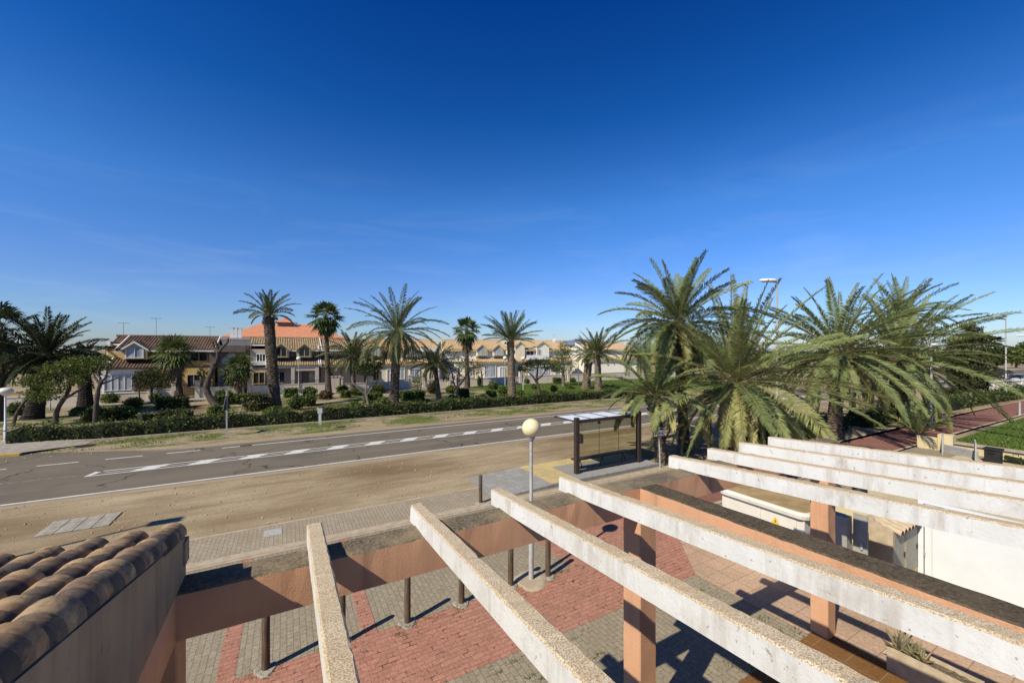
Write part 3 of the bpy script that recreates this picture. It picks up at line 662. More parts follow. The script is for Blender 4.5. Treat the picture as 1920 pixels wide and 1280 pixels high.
mb=MB(); mb.box(-.94,-.665,-1,AY0-.003,3.2,3.518); mb.box(X1,-.96,EY-.32,EY-.1,3.2,3.6); mb.box(X1,-.82,-1,EY-.32,3.45,3.5); mb.build('wall_plate',[M['peach']],por)
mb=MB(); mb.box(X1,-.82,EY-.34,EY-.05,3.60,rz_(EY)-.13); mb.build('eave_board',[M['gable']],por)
for x in (-3.2,-5.9): post(x,3.6,3.2,por)
# the house the view is taken from, behind the camera
t=thing('terrace_house',(4,-3,0),'white rendered house with roof terrace behind the pergola','house')
mb=MB(); mb.box(-6,9.2,-8,.39,0,3.3); mb.build('wall',[M['raf_white']],t)
mb=MB(); mb.box(-.6,9.2,-8,.39,3.301,3.5); mb.build('terrace_slab',[M['pav_brown']],t)

# ------------------------------------------------------------------ bollards, lamp, shelter
def bollard():
    t=thing('bollard',(0,0,0),'x','bollard','dark wooden bollards on the plaza'); mb=MB()
    mb.tube([[0,0,.03],[0,0,.5],[0,0,.93],[0,0,.955]],[.062,.060,.060,.045],12); mb.build('post',[M['wood']],t,True)
    mb=MB(); v=np.array([[[math.cos(a)*q*(1+.12*math.sin(3*a)),math.sin(a)*q*(1+.12*math.sin(3*a)),z] for a in np.linspace(0,2*math.pi,14,endpoint=False)] for q,z in ((.17,.009),(.15,.03),(.05,.034))]); mb.grid(v,0,.5,True); mb.build('footing',[M['concrete']],t); return t
b0=bollard()
BL=[(-.3,7.66,'dark wooden bollard nearest the tiled porch at the edge of red paving'),(.85,7.68,'dark wooden bollard mostly hidden behind the first white rafter'),(2.0,7.65,'dark wooden bollard standing between the first and second white rafters'),(3.12,7.7,'dark wooden bollard seen just behind the second white rafter'),(4.3,7.75,'dark wooden bollard just left of the globe lamp post'),(5.22,7.65,'dark wooden bollard just right of the globe lamp post'),(*gp(901,943),'dark wooden bollard standing alone on the pale roadside sidewalk')]
for i,(x,y,lb) in enumerate(BL):
    o=b0 if i==0 else copy_tree(b0); o.location=(x,y,0); o['label']=lb
def globe_lamp(name,x,y,h,rb,label,mat='globe',pole='galv',squash=1.0,r=.045,group='globe street lamps',foot=True):
    t=thing(name,(x,y,0),label,'street lamp',group)
    mb=MB(); mb.tube([[x,y,0],[x,y,h*.33],[x,y,h*.34],[x,y,h-rb*squash]],[r*1.25,r*1.2,r*.9,r*.8],12); mb.tube([[x,y,h-rb*squash-.07],[x,y,h-rb*squash*.8]],[r*1.2,rb*.55],14); mb.build('pole',[M[pole]],t,True)
    mb=MB(); mb.ball((x,y,h),(rb,rb,rb*squash),26,15); mb.build('globe',[M[mat]],t,True)
    if foot:
        mb=MB(); v=np.array([[[x+math.cos(a)*q*(1+.15*math.sin(3*a+1)),y+math.sin(a)*q*(1+.1*math.sin(2*a)),z] for a in np.linspace(0,2*math.pi,18,endpoint=False)] for q,z in ((.40,.009),(.34,.035),(.05,.05))]); mb.grid(v,0,.5,True); mb.build('footing',[M['kerb_sand']],t)
    return t
lx,ly=gp(996,1088); ls=dist(1088)
globe_lamp('globe_lamp',lx,ly,zz(802,ls),17.3*ls/F,'tall globe lamp with cream ball on grey pole beside the red paving')
lx,ly=gp(10,828); ls=dist(828)
globe_lamp('globe_lamp',lx,ly,zz(733,ls),10.3*ls/F,'globe lamp with flattened pale ball on white pole at the yellow kerb','globe_pale','white_metal',.66,.05)
# raised bus stop
mb=MB(); mb.box(8.7,14.5,12.62,15.1,0,.11,1); mb.poly([(6.3,12.62,.012),(8.7,12.62,.11),(8.7,15.1,.11),(6.3,15.1,.012)],1); mb.poly([(6.3,12.62,.0),(8.7,12.62,0),(8.7,12.62,.11),(6.3,12.62,.012)],1)
struct(mb.build('bus_stop_platform',[M['concrete'],M['pav_slab']]))
mb=MB(); 
for i in range(8): mb.box(8.72+i*.73,8.72+i*.73+.715,12.48,12.617,0,.12)
mb.poly([(6.3,12.48,.02),(8.70,12.48,.12),(8.70,12.617,.12),(6.3,12.617,.02)]); mb.poly([(6.3,12.48,0),(8.7,12.48,0),(8.7,12.48,.12),(6.3,12.48,.02)]); struct(mb.build('platform_kerb',[M['kerb']]))
sheet('tactile_paving',[(8.75,10.0,12.62,15.1),(10.0,14.5,14.35,15.1)],M['pav_yellow'],.114)
sh=thing('bus_shelter',(12.2,13.3,.11),'dark framed glass bus shelter with milky white roof panels and bench','bus shelter')
Z0=.11
for x0 in (10.3,13.83):
    mb=MB(); mb.box(x0,x0+.17,13.05,13.22,Z0,2.40); mb.build('post',[M['dark_metal']],sh)
mb=MB(); RZ=2.20
mb.box(10.48,13.82,13.08,13.2,RZ-.03,RZ+.09); mb.box(10.25,14.1,14.48,14.55,RZ+.0,RZ+.08)
for x0 in (10.25,11.2,12.15,13.1,14.05):
    ya=13.2 if 10.4<x0<14 else 13.22
    mb.box(x0,x0+.05,ya,14.48,RZ+.03,RZ+.085)
mb.build('roof_frame',[M['dark_metal']],sh)
for i in range(4):
    x0=10.30+i*.95; mb=MB(); mb.box(x0+.003,x0+.897,13.203,14.477,RZ+.045,RZ+.07); mb.build('roof_panel',[M['milky']],sh)
for i in range(3):
    x0=10.48+i*1.115; mb=MB(); mb.box(x0,x0+1.105,13.13,13.142,Z0+.12,RZ-.035); mb.build('glass_panel',[M['glass']],sh)
mb=MB()
for x0 in (11.59,12.705):
    mb.box(x0-.035,x0+.035,13.10,13.17,RZ-.12,RZ-.03); mb.box(x0-.09,x0+.09,13.12,13.15,RZ-.15,RZ-.115); mb.box(x0-.004,x0+.004,13.126,13.146,Z0+.12,RZ-.15); mb.cyl(x0,13.136,Z0,Z0+.14,.02)
mb.box(10.47,13.83,13.11,13.16,Z0+.09,Z0+.12); mb.build('glass_clamps',[M['dark_metal']],sh)
mb=MB(); mb.box(10.475,10.62,13.0,13.28,1.35,1.72); mb.build('information_box',[M['dark_metal']],sh)
bn=MB(); bn.box(10.55,13.75,13.42,13.75,.52,.57); b=bn.build('bench_seat',[M['dark_metal']],sh)
for x0 in (10.9,12.15,13.4):
    mb=MB(); mb.tube([[x0-.2,13.5,Z0],[x0,13.58,.52]],.02,6); mb.tube([[x0+.2,13.66,Z0],[x0,13.58,.52]],.02,6); mb.build('leg',[M['dark_metal']],b)
# warning board
sx,sy=gp(1236,878); ss=dist(878)
sg=thing('warning_board',(sx,sy,0),'small red and white notice board on a grey post before the palm','sign')
mb=MB(); mb.tube([[sx+.06,sy,0],[sx-.02,sy,1.75]],.03,10); mb.build('post',[M['galv']],sg)
zc=zz(809,ss); mb=MB(); A=TR(sx-.08,sy-.06,zc,R(-24))
mb.box(-.22,.22,-.01,.01,-.19,.19,0,M=A)
p=mb.build('board',[M['white_metal']],sg)
mb=MB(); mb.box(-.2,0.0,-.014,-.0105,.03,.17,0,M=A); mb.box(-.215,.215,-.014,-.0105,-.185,-.155,0,M=A); mb.box(-.215,-.203,-.014,-.0105,-.155,.185,0,M=A)
mb.box(.02,.2,-.014,-.0105,.10,.17,1,M=A)
for i in range(5): mb.box(-.15+i*.07,-.11+i*.07,-.014,-.0105,-.1+.02*(i%2),-.02,1,M=A)
mb.build('printed_panel',[M['red_sign'],M['black']],p)

# ------------------------------------------------------------------ utilities beside the pergola
kx0,kx1,ky0,ky1=10.0,11.15,4.62,6.55
k=thing('electrical_kiosk',(10.5,5.6,0),'large cream electrical kiosk with rounded lid and yellow hazard triangle','electrical cabinet')
mb=MB(); mb.box(kx0,kx1,ky0,ky1,.05,1.42); mb.box(kx0-.02,kx1+.02,ky0-.02,ky1+.02,.004,.06); mb.build('body',[M['cream']],k)
mb=MB(); c_=.16
def rrect(x0,x1,y0,y1,c,z,n=5):
    o=[]
    for cx,cy,a0 in ((x1-c,y1-c,0),(x0+c,y1-c,90),(x0+c,y0+c,180),(x1-c,y0+c,270)):
        for q in range(n): a=R(a0+90*q/(n-1)); o.append([cx+c*math.cos(a),cy+c*math.sin(a),z])
    return o
v=np.array([rrect(kx0-.03,kx1+.03,ky0-.03,ky1+.03,c_,1.42),rrect(kx0-.09,kx1+.09,ky0-.09,ky1+.09,c_+.03,1.44),rrect(kx0-.10,kx1+.10,ky0-.10,ky1+.10,c_+.03,1.52),rrect(kx0-.07,kx1+.07,ky0-.07,ky1+.07,c_+.03,1.57),rrect(kx0-.02,kx1+.02,ky0-.02,ky1+.02,c_,1.575)]); mb.grid(v,0,.5,True); mb.poly([tuple(q) for q in v[-1]],1)
mb.build('lid',[M['cream'],M['cream_dirty']],k)
for q,(a,b_) in enumerate(((ky0+.16,5.52),(5.56,ky1-.06))):
    mb=MB(); mb.box(kx0-.018,kx0-.001,a,b_,.18,1.36); d=mb.build('door',[M['cream']],k)
    if q==0:
        mb=MB(); yc,zc=5.22,1.2
        mb.add([[kx0-.022,yc-.10,zc-.09],[kx0-.022,yc+.10,zc-.09],[kx0-.022,yc,zc+.1]],[[0,2,1]],0)
        mb.add([[kx0-.024,yc-.015,zc+.045],[kx0-.024,yc+.012,zc+.0],[kx0-.024,yc-.002,zc+.0],[kx0-.024,yc+.014,zc-.06],[kx0-.024,yc-.022,zc-.01],[kx0-.024,yc-.006,zc-.008]],[[0,1,2],[2,5,0],[5,2,4],[4,2,3]],1)
        mb.box(kx0-.0225,kx0-.0185,yc-.09,yc+.09,zc-.145,zc-.10,0)
        mb.build('hazard_sign',[M['hazard'],M['black']],d)
        mb=MB(); mb.box(kx0-.035,kx0-.019,5.44,5.49,.75,.95); mb.build('handle',[M['grey_metal']],d)
# tile roofed meter box
bx=thing('meter_box',(10.85,3.4,0),'masonry meter box with clay tile roof and grey metal doors','utility box')
X0,X1_,Y0,Y1=11.25,12.66,3.53,3.98; dz=-.355
mb=MB(); mb.box(X0+.1,X1_,Y0+.02,Y1,.004,1.24); 
pr=[(Y0-.01,.004),(Y0-.01,1.315),(Y0+.26,1.38),(Y0+.31,1.42),(Y0+.335,1.49),(Y0+.37,1.525),(Y1-.03,1.525),(Y1+.01,1.49),(Y1+.01,.004)]
for xa,xb in ((X0,X0+.1),):
    mb.poly([(xa,y,z) for y,z in pr]); mb.poly([(xb,y,z) for y,z in pr][::-1])
    for i in range(len(pr)):
        a,b_=pr[i],pr[(i+1)%len(pr)]; mb.poly([(xa,*a),(xb,*a),(xb,*b_),(xa,*b_)])
mb.box(X0+.1,X1_,Y0-.005,Y0+.02,1.16,1.26); mb.box(X0+.1,X1_,Y0-.004,Y0+.02,.004,.2); mb.box(X0+.68,X0+.76,Y0-.004,Y0+.02,.2,1.16)
mb.build('wall',[M['terracotta_pot']],bx)
mb=MB(); th=np.linspace(0,math.pi,9)
for i in range(7):
    xc=X0+.21+i*.19
    g=np.stack([np.stack([xc+np.cos(th)*w,np.full(9,y),z+np.sin(th)*w],1) for y,z,w in ((Y0-.1,1.25,.085),(Y0+.1,1.31,.08),(Y1-.02,1.43,.075))],0); mb.grid(g,0,.25); mb.poly([tuple(q) for q in g[0]],1)
mb.poly([(X0+.1,Y0-.08,1.255),(X1_,Y0-.08,1.255),(X1_,Y1,1.44),(X0+.1,Y1,1.44)],1)
mb.build('roof',[M['terracotta_pot'],M['clay_gutter']],bx)
for a,b_ in ((X0+.12,X0+.66),(X0+.78,X1_-.02)):
    mb=MB(); mb.box(a,b_,Y0+.0,Y0+.018,.22,1.15); d=mb.build('door',[M['grey_metal']],bx)
    mb=MB(); mb.box(b_-.06,b_-.03,Y0-.02,Y0-.001,.65,.75); mb.build('handle',[M['dark_metal']],d)
# white double gate
gt=thing('metal_gate',(12.7,1.2,0),'tall plain white sheet metal double gate beside the meter box','gate')
mb=MB(); mb.box(12.67,12.76,3.44,3.53,.004,1.76); mb.box(12.67,12.76,-1.6,3.44,1.70,1.76); mb.box(12.67,12.76,-1.7,-1.6,.004,1.76); mb.build('frame',[M['white_metal']],gt)
for a,b_ in ((1.02,3.42),(-1.58,.98)):
    mb=MB(); mb.box(12.685,12.715,a,b_,.06,1.69); lf=mb.build('leaf',[M['white_metal']],gt)
    mb=MB(); mb.box(12.678,12.684,a+.12,a+.124,.1,1.66); mb.box(12.678,12.684,b_-.12,b_-.116,.1,1.66); mb.box(12.678,12.684,a+.124,b_-.12,1.656,1.66); mb.build('seam',[M['line']],lf)
    for z in (.5,1.2,1.5): mb=MB(); mb.cyl(12.675,(b_ if a>0 else a)+(.0),z,z+.1,.014); mb.build('hinge',[M['galv']],lf)
mb=MB(); mb.cyl(12.67,1.05,1.02,1.07,.025,None,8);  mb.build('lock',[M['galv']],lf)
# grey cabinet door, covered hose and yellow terrace wall
cx,cs=onY(1583,4.15)
t=thing('steel_cabinet',(cx,4.2,0),'narrow grey steel cabinet standing behind the second pergola post','cabinet')
mb=MB(); mb.box(cx-.22,cx+.02,4.02,4.55,.004,1.6); mb.build('body',[M['grey_metal']],t)
mb=MB(); mb.box(cx+.02,cx+.05,3.75,4.0,.05,1.68,M=None); d=mb.build('door',[M['grey_metal']],t)
mb=MB(); mb.box(cx-.02,cx+.02,3.82,3.86,.95,1.1); mb.build('handle',[M['galv']],d)
t=thing('covered_meter',(12.6,5,0),'black plastic covered meter hanging on the yellow wall with a dark hose','meter')
hx_,hs=onY(1612,5.2)
mb=MB(); mb.ball((hx_,5.2,1.12),(.22,.18,.26),14,9); mb.tube([[hx_-.02,5.17,1.1],[hx_-.05,5.15,.8],[hx_-.08,5.13,.3],[hx_-.08,5.13,.0]],[.19,.16,.13,.14],10); mb.build('cover',[M['black']],t,True)
mb=MB(); mb.tube([[hx_+.1,5.05,.9],[hx_+.15,4.8,.65],[hx_+.2,4.55,.4],[hx_+.22,4.35,.25],[hx_+.25,4.1,.2]],.028,8); mb.tube([[hx_+.1,5.05,.7],[hx_+.2,4.75,.5],[hx_+.3,4.45,.5],[hx_+.35,4.2,.55]],.035,8); mb.build('hose',[M['black']],t,True)
t=thing('garden_wall',(12.4,3,0),'yellow rendered garden wall with a stone ledge behind the meter box','wall')
mb=MB(); mb.box(13.4,13.62,-2,6.2,.55,1.2); mb.build('wall',[M['yellow_wall']],t)
mb=MB(); mb.box(13.05,13.66,-2,6.25,.34,.55); mb.box(13.3,13.64,-2,6.2,.0,.34); mb.build('ledge',[M['kerb_sand']],t)
# planter with aloe
pl=thing('planter',(8.7,2.3,0),'long stone trough planter with dry soil on the brown tiles','planter')
px0,px1,py0,py1,pzt=8.5,8.83,1.75,2.74,.39; ww=.035
mb=MB()
for a,b_,c,d in ((px0,px1,py0,py0+ww),(px0,px1,py1-ww,py1),(px0,px0+ww,py0+ww,py1-ww),(px1-ww,px1,py0+ww,py1-ww)): mb.box(a,b_,c,d,.01,pzt)
mb.build('trough',[M['terracotta_pot']],pl)
v=np.array([[[px0+ww+(px1-px0-2*ww)*i/6,py0+ww+(py1-py0-2*ww)*j/18,pzt-.05+rng.normal(0,.008)] for j in range(19)] for i in range(7)]); mb=MB(); mb.grid(v); mb.build('soil',[M['soil']],pl)
n=NT('aloe_leaf'); tv=n.attr(); M['aloe']=n.done(n.bsdf(n.ramp(tv,[(0,(.20,.19,.07)),(.5,(.17,.16,.10)),(1,(.27,.17,.115))]),.55,n.bump(n.noise(40,3,.5),.2,.003),.4))
mb=MB(); ra=np.random.default_rng(11)
for (ax_,ay_,nn,sc_) in ((8.67,2.64,13,.36),(8.69,2.48,15,.22),(8.66,2.36,9,.17),(8.72,2.56,9,.25)):
    for i in range(nn):
        a=R(i*137.5+ra.uniform(-15,15)); el=R(ra.uniform(25,82)-i*1.2); l=sc_*ra.uniform(.65,1.2)
        d=np.array([math.cos(a)*math.cos(el),math.sin(a)*math.cos(el),math.sin(el)]); c0=np.array([ax_,ay_,pzt-.05])
        pts=[c0,c0+d*l*.35,c0+d*l*.7+UP*l*.06,c0+d*l+UP*l*.14]; mb.tube(pts,[.02,.022,.014,.002],6,0,False,ra.random())
tag(mb.build('aloe_plant',[M['aloe']],None,True),'spiky brownish aloe plant growing in the stone trough planter','plant')
# loose stones in the dirt
mb=MB(); rs_=np.random.default_rng(17); k=2600
X=rs_.uniform(-14,26,k); Y=np.where(rs_.random(k)<.6,rs_.uniform(14.0,19.6,k),rs_.uniform(27.3,29.5,k)); sz=.012+.035*rs_.random(k)**3
a=rs_.uniform(0,6.28,(k,6)); o6=np.array([[1,0,0],[-1,0,0],[0,1,0],[0,-1,0],[0,0,1],[0,0,-.6]],float)
V=o6[None]*sz[:,None,None]*rs_.uniform(.6,1.4,(k,6,1)); ca,sa=np.cos(a[:,:1]),np.sin(a[:,:1]); V=np.stack([V[...,0]*ca-V[...,1]*sa,V[...,0]*sa+V[...,1]*ca,V[...,2]*.7],-1)+np.stack([X,Y,sz*.3],1)[:,None]
T=np.array([[0,2,4],[2,1,4],[1,3,4],[3,0,4],[2,0,5],[1,2,5],[3,1,5],[0,3,5]]); mb.add(V.reshape(-1,3),(np.arange(k)[:,None,None]*6+T[None]).reshape(-1,3),0)
tag(mb.build('loose_stones',[M['kerb_sand']]),'small loose stones scattered over the sandy roadside','stones',None,'stuff')
# weeds in the paving
mb=MB(); P=[]
for (x,y,lb) in BL[:6]:
    a=rng.uniform(0,6.28,70); q=rng.uniform(.06,.30,70); P.append(np.stack([x+np.cos(a)*q-.05,y+np.sin(a)*q*.6-.08,np.full(70,.01)],1))
for i in range(46):
    x=rng.uniform(-1,8); y=rng.choice([rng.uniform(7.4,7.72),rng.uniform(5.2,6.1),rng.uniform(6,7.6)]); k_=rng.integers(6,26)
    P.append(np.stack([x+rng.normal(0,.07,k_),y+rng.normal(0,.02,k_),np.full(k_,.01)],1))
for (x,y) in ((7.7,4.2),(7.9,4.05),(7.5,4.3),(8.0,4.4),(6.4,4.0),(6.7,4.2),(6.6,3.85),(8.2,3.95)):
    P.append(np.stack([x+rng.normal(0,.08,30),y+rng.normal(0,.06,30),np.full(30,.01)],1))
grass_blades(mb,rng,np.concatenate(P),.055,.012); tag(mb.build('paving_weeds',[M['grass']]),'small green and brown weeds in the paving joints','weeds',None,'stuff')
# ------------------------------------------------------------------ houses beyond the park
def hmat(name,a,b): return stucco(name,a,b,tuple(q*.72 for q in a),20,.01,.3)
M['w_ochre']=hmat('ochre_render',(.60,.40,.15),(.68,.48,.21)); M['w_grey']=hmat('beige_render',(.46,.37,.28),(.54,.45,.345))
M['w_cream']=hmat('cream_render',(.72,.625,.45),(.79,.70,.53)); M['w_pale']=hmat('pale_render',(.80,.735,.60),(.85,.785,.655)); M['w_trim']=hmat('white_trim',(.72,.70,.66),(.78,.77,.73))
M['w_trim_y']=hmat('yellow_trim',(.60,.46,.20),(.68,.54,.27)); M['w_stone']=hmat('stone_wall',(.58,.49,.385),(.67,.58,.47))
M['r_brown']=simple('brown_roof_tile',(.075,.045,.03),(.17,.11,.075),2.5,.9,.3); M['r_tan']=simple('tan_roof_tile',(.17,.115,.065),(.33,.24,.145),2.5,.9,.3)
M['r_orange']=simple('orange_roof_tile',(.36,.24,.135),(.50,.36,.22),2.5,.9,.3); M['r_red']=simple('red_roof_tile',(.50,.20,.105),(.58,.255,.145),1.2,.9,.2)
M['flat_roof']=simple('flat_roof_grey',(.32,.31,.31),(.42,.41,.41),2,.9,.2); M['brown_slab']=simple('brown_render',(.14,.10,.08),(.21,.16,.13),2,.9,.2)
def corr(mb,x0,x1,a,b,per=.27,amp=.055,m=0,r=rng):
    """barrel-tiled roof plane between two horizontal lines (y,z)"""
    k=max(4,int((x1-x0)/per*4)); xs=np.linspace(x0,x1,k+1); ph=(xs-x0)/per*2*math.pi
    h=np.abs(np.sin(ph/2))*amp*2; nn=max(2,int(math.hypot(b[0]-a[0],b[1]-a[1])/.4)); t=np.linspace(0,1,nn+1)
    v=np.stack([np.broadcast_to(xs[None],(nn+1,k+1)),np.broadcast_to((a[0]+(b[0]-a[0])*t)[:,None],(nn+1,k+1)),(a[1]+(b[1]-a[1])*t)[:,None]+h[None]+r.normal(0,.006,(nn+1,k+1))],-1)
    mb.grid(v,m)
    mb.poly([(x0,a[0],a[1]),(x0,a[0],a[1]-.12),(x1,a[0],a[1]-.12),(x1,a[0],a[1])],m)
    mb.poly([(x0,a[0],a[1]-.03),(x1,a[0],a[1]-.03),(x1,b[0],b[1]-.03),(x0,b[0],b[1]-.03)],m)
def window(par,x0,x1,z0,z1,y,fm='w_trim',pm='pane',name='window',mull=1,fw=.08,bars=0):
    mb=MB(); d=.09
    mb.box(x0-fw,x0,y-d,y+.04,z0-fw,z1+fw); mb.box(x1,x1+fw,y-d,y+.04,z0-fw,z1+fw); mb.box(x0,x1,y-d,y+.04,z0-fw,z0); mb.box(x0,x1,y-d,y+.04,z1,z1+fw)
    for i in range(mull): xm=x0+(x1-x0)*(i+1)/(mull+1); mb.box(xm-.035,xm+.035,y-d+.02,y+.03,z0,z1)
    for i in range(bars): zb=z0+(z1-z0)*(i+1)/(bars+1); mb.box(x0,x1,y-d+.03,y+.02,zb-.02,zb+.02)
    o=mb.build(name,[M[fm]],par); mb=MB(); mb.box(x0,x1,y-.02,y+.0,z0,z1); mb.build('pane',[M[pm]],o); return o
def dormer(par,xc,w,y0,y1,z0,zs,za,wm,rm,tm,pm='pane'):
    mb=MB(); h=w/2
    f=[(xc-h,y0,z0),(xc+h,y0,z0),(xc+h,y0,zs),(xc,y0,za-.12),(xc-h,y0,zs)]; b=[(x,y1,z) for x,_,z in f]
    mb.poly(f); mb.poly([f[0],f[4],b[4],b[0]]); mb.poly([f[1],b[1],b[2],f[2]])
    o=mb.build('dormer',[M[wm]],par)
    mb=MB(); e=.16
    for s in (-1,1):
        mb.poly([(xc,y0-.22,za),(xc+s*(h+e),y0-.22,zs-.10),(xc+s*(h+e),y1,zs-.10),(xc,y1,za)],0)
        mb.poly([(xc,y0-.22,za),(xc+s*(h+e),y0-.22,zs-.10),(xc+s*(h+e),y0-.22,zs-.28),(xc,y0-.22,za-.2)],1)
        mb.poly([(xc,y0-.22,za-.2),(xc+s*(h+e),y0-.22,zs-.28),(xc+s*(h+e),y0,zs-.28),(xc,y0,za-.2)],1)
    mb.build('roof',[M[rm],M[tm]],o)
    ww=w*.33; mb=MB(); yy=y0-.03
    mb.box(xc-ww-.07,xc-ww,yy-.05,yy+.03,z0+.2,zs-.1); mb.box(xc+ww,xc+ww+.07,yy-.05,yy+.03,z0+.2,zs-.1); mb.box(xc-ww-.12,xc+ww+.12,yy-.09,yy+.03,z0+.12,z0+.2); mb.box(xc-.03,xc+.03,yy-.05,yy+.02,z0+.2,zs+.1)
    wi=mb.build('window',[M[tm]],o); mb=MB(); mb.poly([(xc-ww,yy,z0+.2),(xc+ww,yy,z0+.2),(xc+ww,yy,zs-.1),(xc+ww*.5,yy,zs+.14),(xc,yy,zs+.24),(xc-ww*.5,yy,zs+.14),(xc-ww,yy,zs-.1)]); mb.build('pane',[M[pm]],wi)
    return o
def antenna(par,x,y,z0,h,dish=False):
    mb=MB(); mb.cyl(x,y,z0,z0+h,.028,None,5)
    if not dish:
        mb.box(x-.5,x+.5,y-.02,y+.02,z0+h-.05,z0+h)
        for i in range(5): mb.box(x-.45+i*.21,x-.42+i*.21,y-.3,y+.3,z0+h-.04,z0+h-.01)
    else:
        th=np.linspace(0,2*math.pi,12,endpoint=False)
        v=np.array([[[x+math.cos(a)*q,y-.2+.5*q*q,z0+h+math.sin(a)*q] for a in th] for q in (.02,.25,.45)]); mb.grid(v,0,.5,True)
    mb.build('antenna' if not dish else 'satellite_dish',[M['galv'] if not dish else M['w_trim']],par)
def chimney(par,x,y,z0,z1,m='w_trim',w=.3):
    mb=MB(); mb.box(x-w,x+w,y-w,y+w,z0,z1-.3); mb.box(x-w-.06,x+w+.06,y-w-.06,y+w+.06,z1-.12,z1)
    for a in (-1,1):
        for b in (-1,1): mb.box(x+a*w*.8-.05,x+a*w*.8+.05,y+b*w*.8-.05,y+b*w*.8+.05,z1-.3,z1-.12)
    mb.build('chimney',[M[m]],par)
YF=57.0
def house(X0,X1,label,wm,rm,tm,dorm,dw=1.9,skirt=None,ridge=6.75,eave=5.15,pm='pane',dtrim=None,short=None,gf=.6,uf=1.6):
    t=thing('terraced_house',(X0,YF,0),label,'house','holiday houses beyond the park')
    sk=skirt or (X0,X1); mb=MB()
    mb.box(X0,X1,YF+gf,YF+9,0,3.05); mb.box(X0,X1,YF+1.7,YF+9,3.05,3.3); mb.box(X0+.01,X1-.01,YF+uf,YF+8.99,3.3,eave+.1)
    for x in (X0+.02,X1-.02):
        p=[(x,YF+1.0,eave-.2),(x,YF+9,eave-.2),(x,YF+9,eave),(x,YF+5,ridge-.08),(x,YF+1.0,eave)]; mb.poly(p)
    mb.build('wall',[M[wm]],t)
    mb=MB(); sx=short if short else (X0-.2,X0-.2)
    corr(mb,sx[1],X1+.2,(YF+.5,eave),(YF+5,ridge)); corr(mb,X0-.2,X1+.2,(YF+9.4,eave),(YF+5,ridge))
    if short: corr(mb,sx[0],sx[1],(YF+3.0,eave+.72),(YF+5,ridge))
    mb.tube([[X0-.2,YF+5,ridge+.03],[X1+.2,YF+5,ridge+.03]],.12,6)
    rf=mb.build('roof',[M[rm]],t)
    mb=MB()
    for x in ((X0-.28,X1+.2) if not short else (sx[1]-.1,X1+.2)):
        a,b=(YF+.45,eave+.02),(YF+5,ridge+.02); mb.poly([(x,a[0],a[1]-.22),(x,b[0],b[1]-.22),(x,b[0],b[1]+.1),(x,a[0],a[1]+.1)]); mb.poly([(x+.09,a[0],a[1]-.22),(x+.09,a[0],a[1]+.1),(x+.09,b[0],b[1]+.1),(x+.09,b[0],b[1]-.22)]); mb.poly([(x,a[0],a[1]+.1),(x+.09,a[0],a[1]+.1),(x+.09,b[0],b[1]+.1),(x,b[0],b[1]+.1)]); mb.poly([(x,a[0],a[1]-.22),(x+.09,a[0],a[1]-.22),(x+.09,a[0],a[1]+.1),(x,a[0],a[1]+.1)])
    mb.box(sx[1]-.1,X1+.2,YF+.36,YF+.47,eave-.2,eave-.03)
    if short: mb.box(sx[0],sx[1]-.11,YF+2.88,YF+2.98,eave+.5,eave+.68)
    mb.build('eave_trim',[M[tm]],t)
    mb=MB(); corr(mb,sk[0],sk[1],(YF-.5,3.2),(YF+1.65,4.28)); mb.build('porch_roof',[M[rm]],t)
    mb=MB(); mb.box(sk[0],sk[1],YF-.46,YF-.34,2.95,3.15); mb.box(sk[0]-.09,sk[0]-.003,YF-.55,YF+1.6,2.95,3.2)
    for x in (sk[0]-.09,sk[1]+.003): mb.poly([(x,YF-.6,3.1),(x,YF-.6,3.36),(x,YF+1.65,4.42),(x,YF+1.65,4.1)]); mb.poly([(x+.09,YF-.6,3.1),(x+.09,YF+1.65,4.1),(x+.09,YF+1.65,4.42),(x+.09,YF-.6,3.36)]); mb.poly([(x,YF-.6,3.36),(x+.09,YF-.6,3.36),(x+.09,YF+1.65,4.42),(x,YF+1.65,4.42)]); mb.poly([(x,YF-.6,3.1),(x+.09,YF-.6,3.1),(x+.09,YF-.6,3.36),(x,YF-.6,3.36)])
    mb.build('porch_trim',[M[tm]],t)
    for i,xc in enumerate(dorm): dormer(t,xc,dw,YF+.22,YF+4,4.15,5.3,6.1,wm,rm,dtrim or tm,pm)
    return t
def gwall(X0,X1,label,gates=(),h=1.05,m='w_stone',pil=3.0,rail=True):
    t=thing('garden_wall',((X0+X1)/2,54.3,0),label,'wall','low garden walls of the houses')
    mb=MB(); pr=MB(); x=X0
    segs=[]; a=X0
    for g0,g1 in gates: segs.append((a,g0)); a=g1
    segs.append((a,X1))
    for a,b in segs:
        mb.box(a+.2,b-.2,54.25,54.45,0,h); mb.box(a+.2,b-.2,54.21,54.49,h,h+.06)
        for x in (a,b-.4): mb.box(x,x+.4,54.15,54.55,0,h+.75); mb.box(x-.05,x+.45,54.1,54.6,h+.75,h+.84)
        if rail:
            pr.box(a+.4,b-.4,54.33,54.37,h+.46,h+.5); k=int((b-a)/.16)
            for i in range(k): xx=a+.45+(b-a-.9)*i/max(1,k-1); pr.box(xx-.015,xx+.015,54.335,54.365,h+.06,h+.46)
    mb.build('wall',[M[m]],t)
    for g0,g1 in gates:
        for i in range(int((g1-g0)/.13)): pr.box(g0+.02+i*.13,g0+.05+i*.13,54.33,54.37,.08,1.5)
        pr.box(g0,g1,54.32,54.38,1.45,1.5); pr.box(g0,g1,54.32,54.38,.3,.36)
    if rail or gates: pr.build('railing',[M['iron']],t)
    return t
def xY(px): return onY(px,YF)[0]
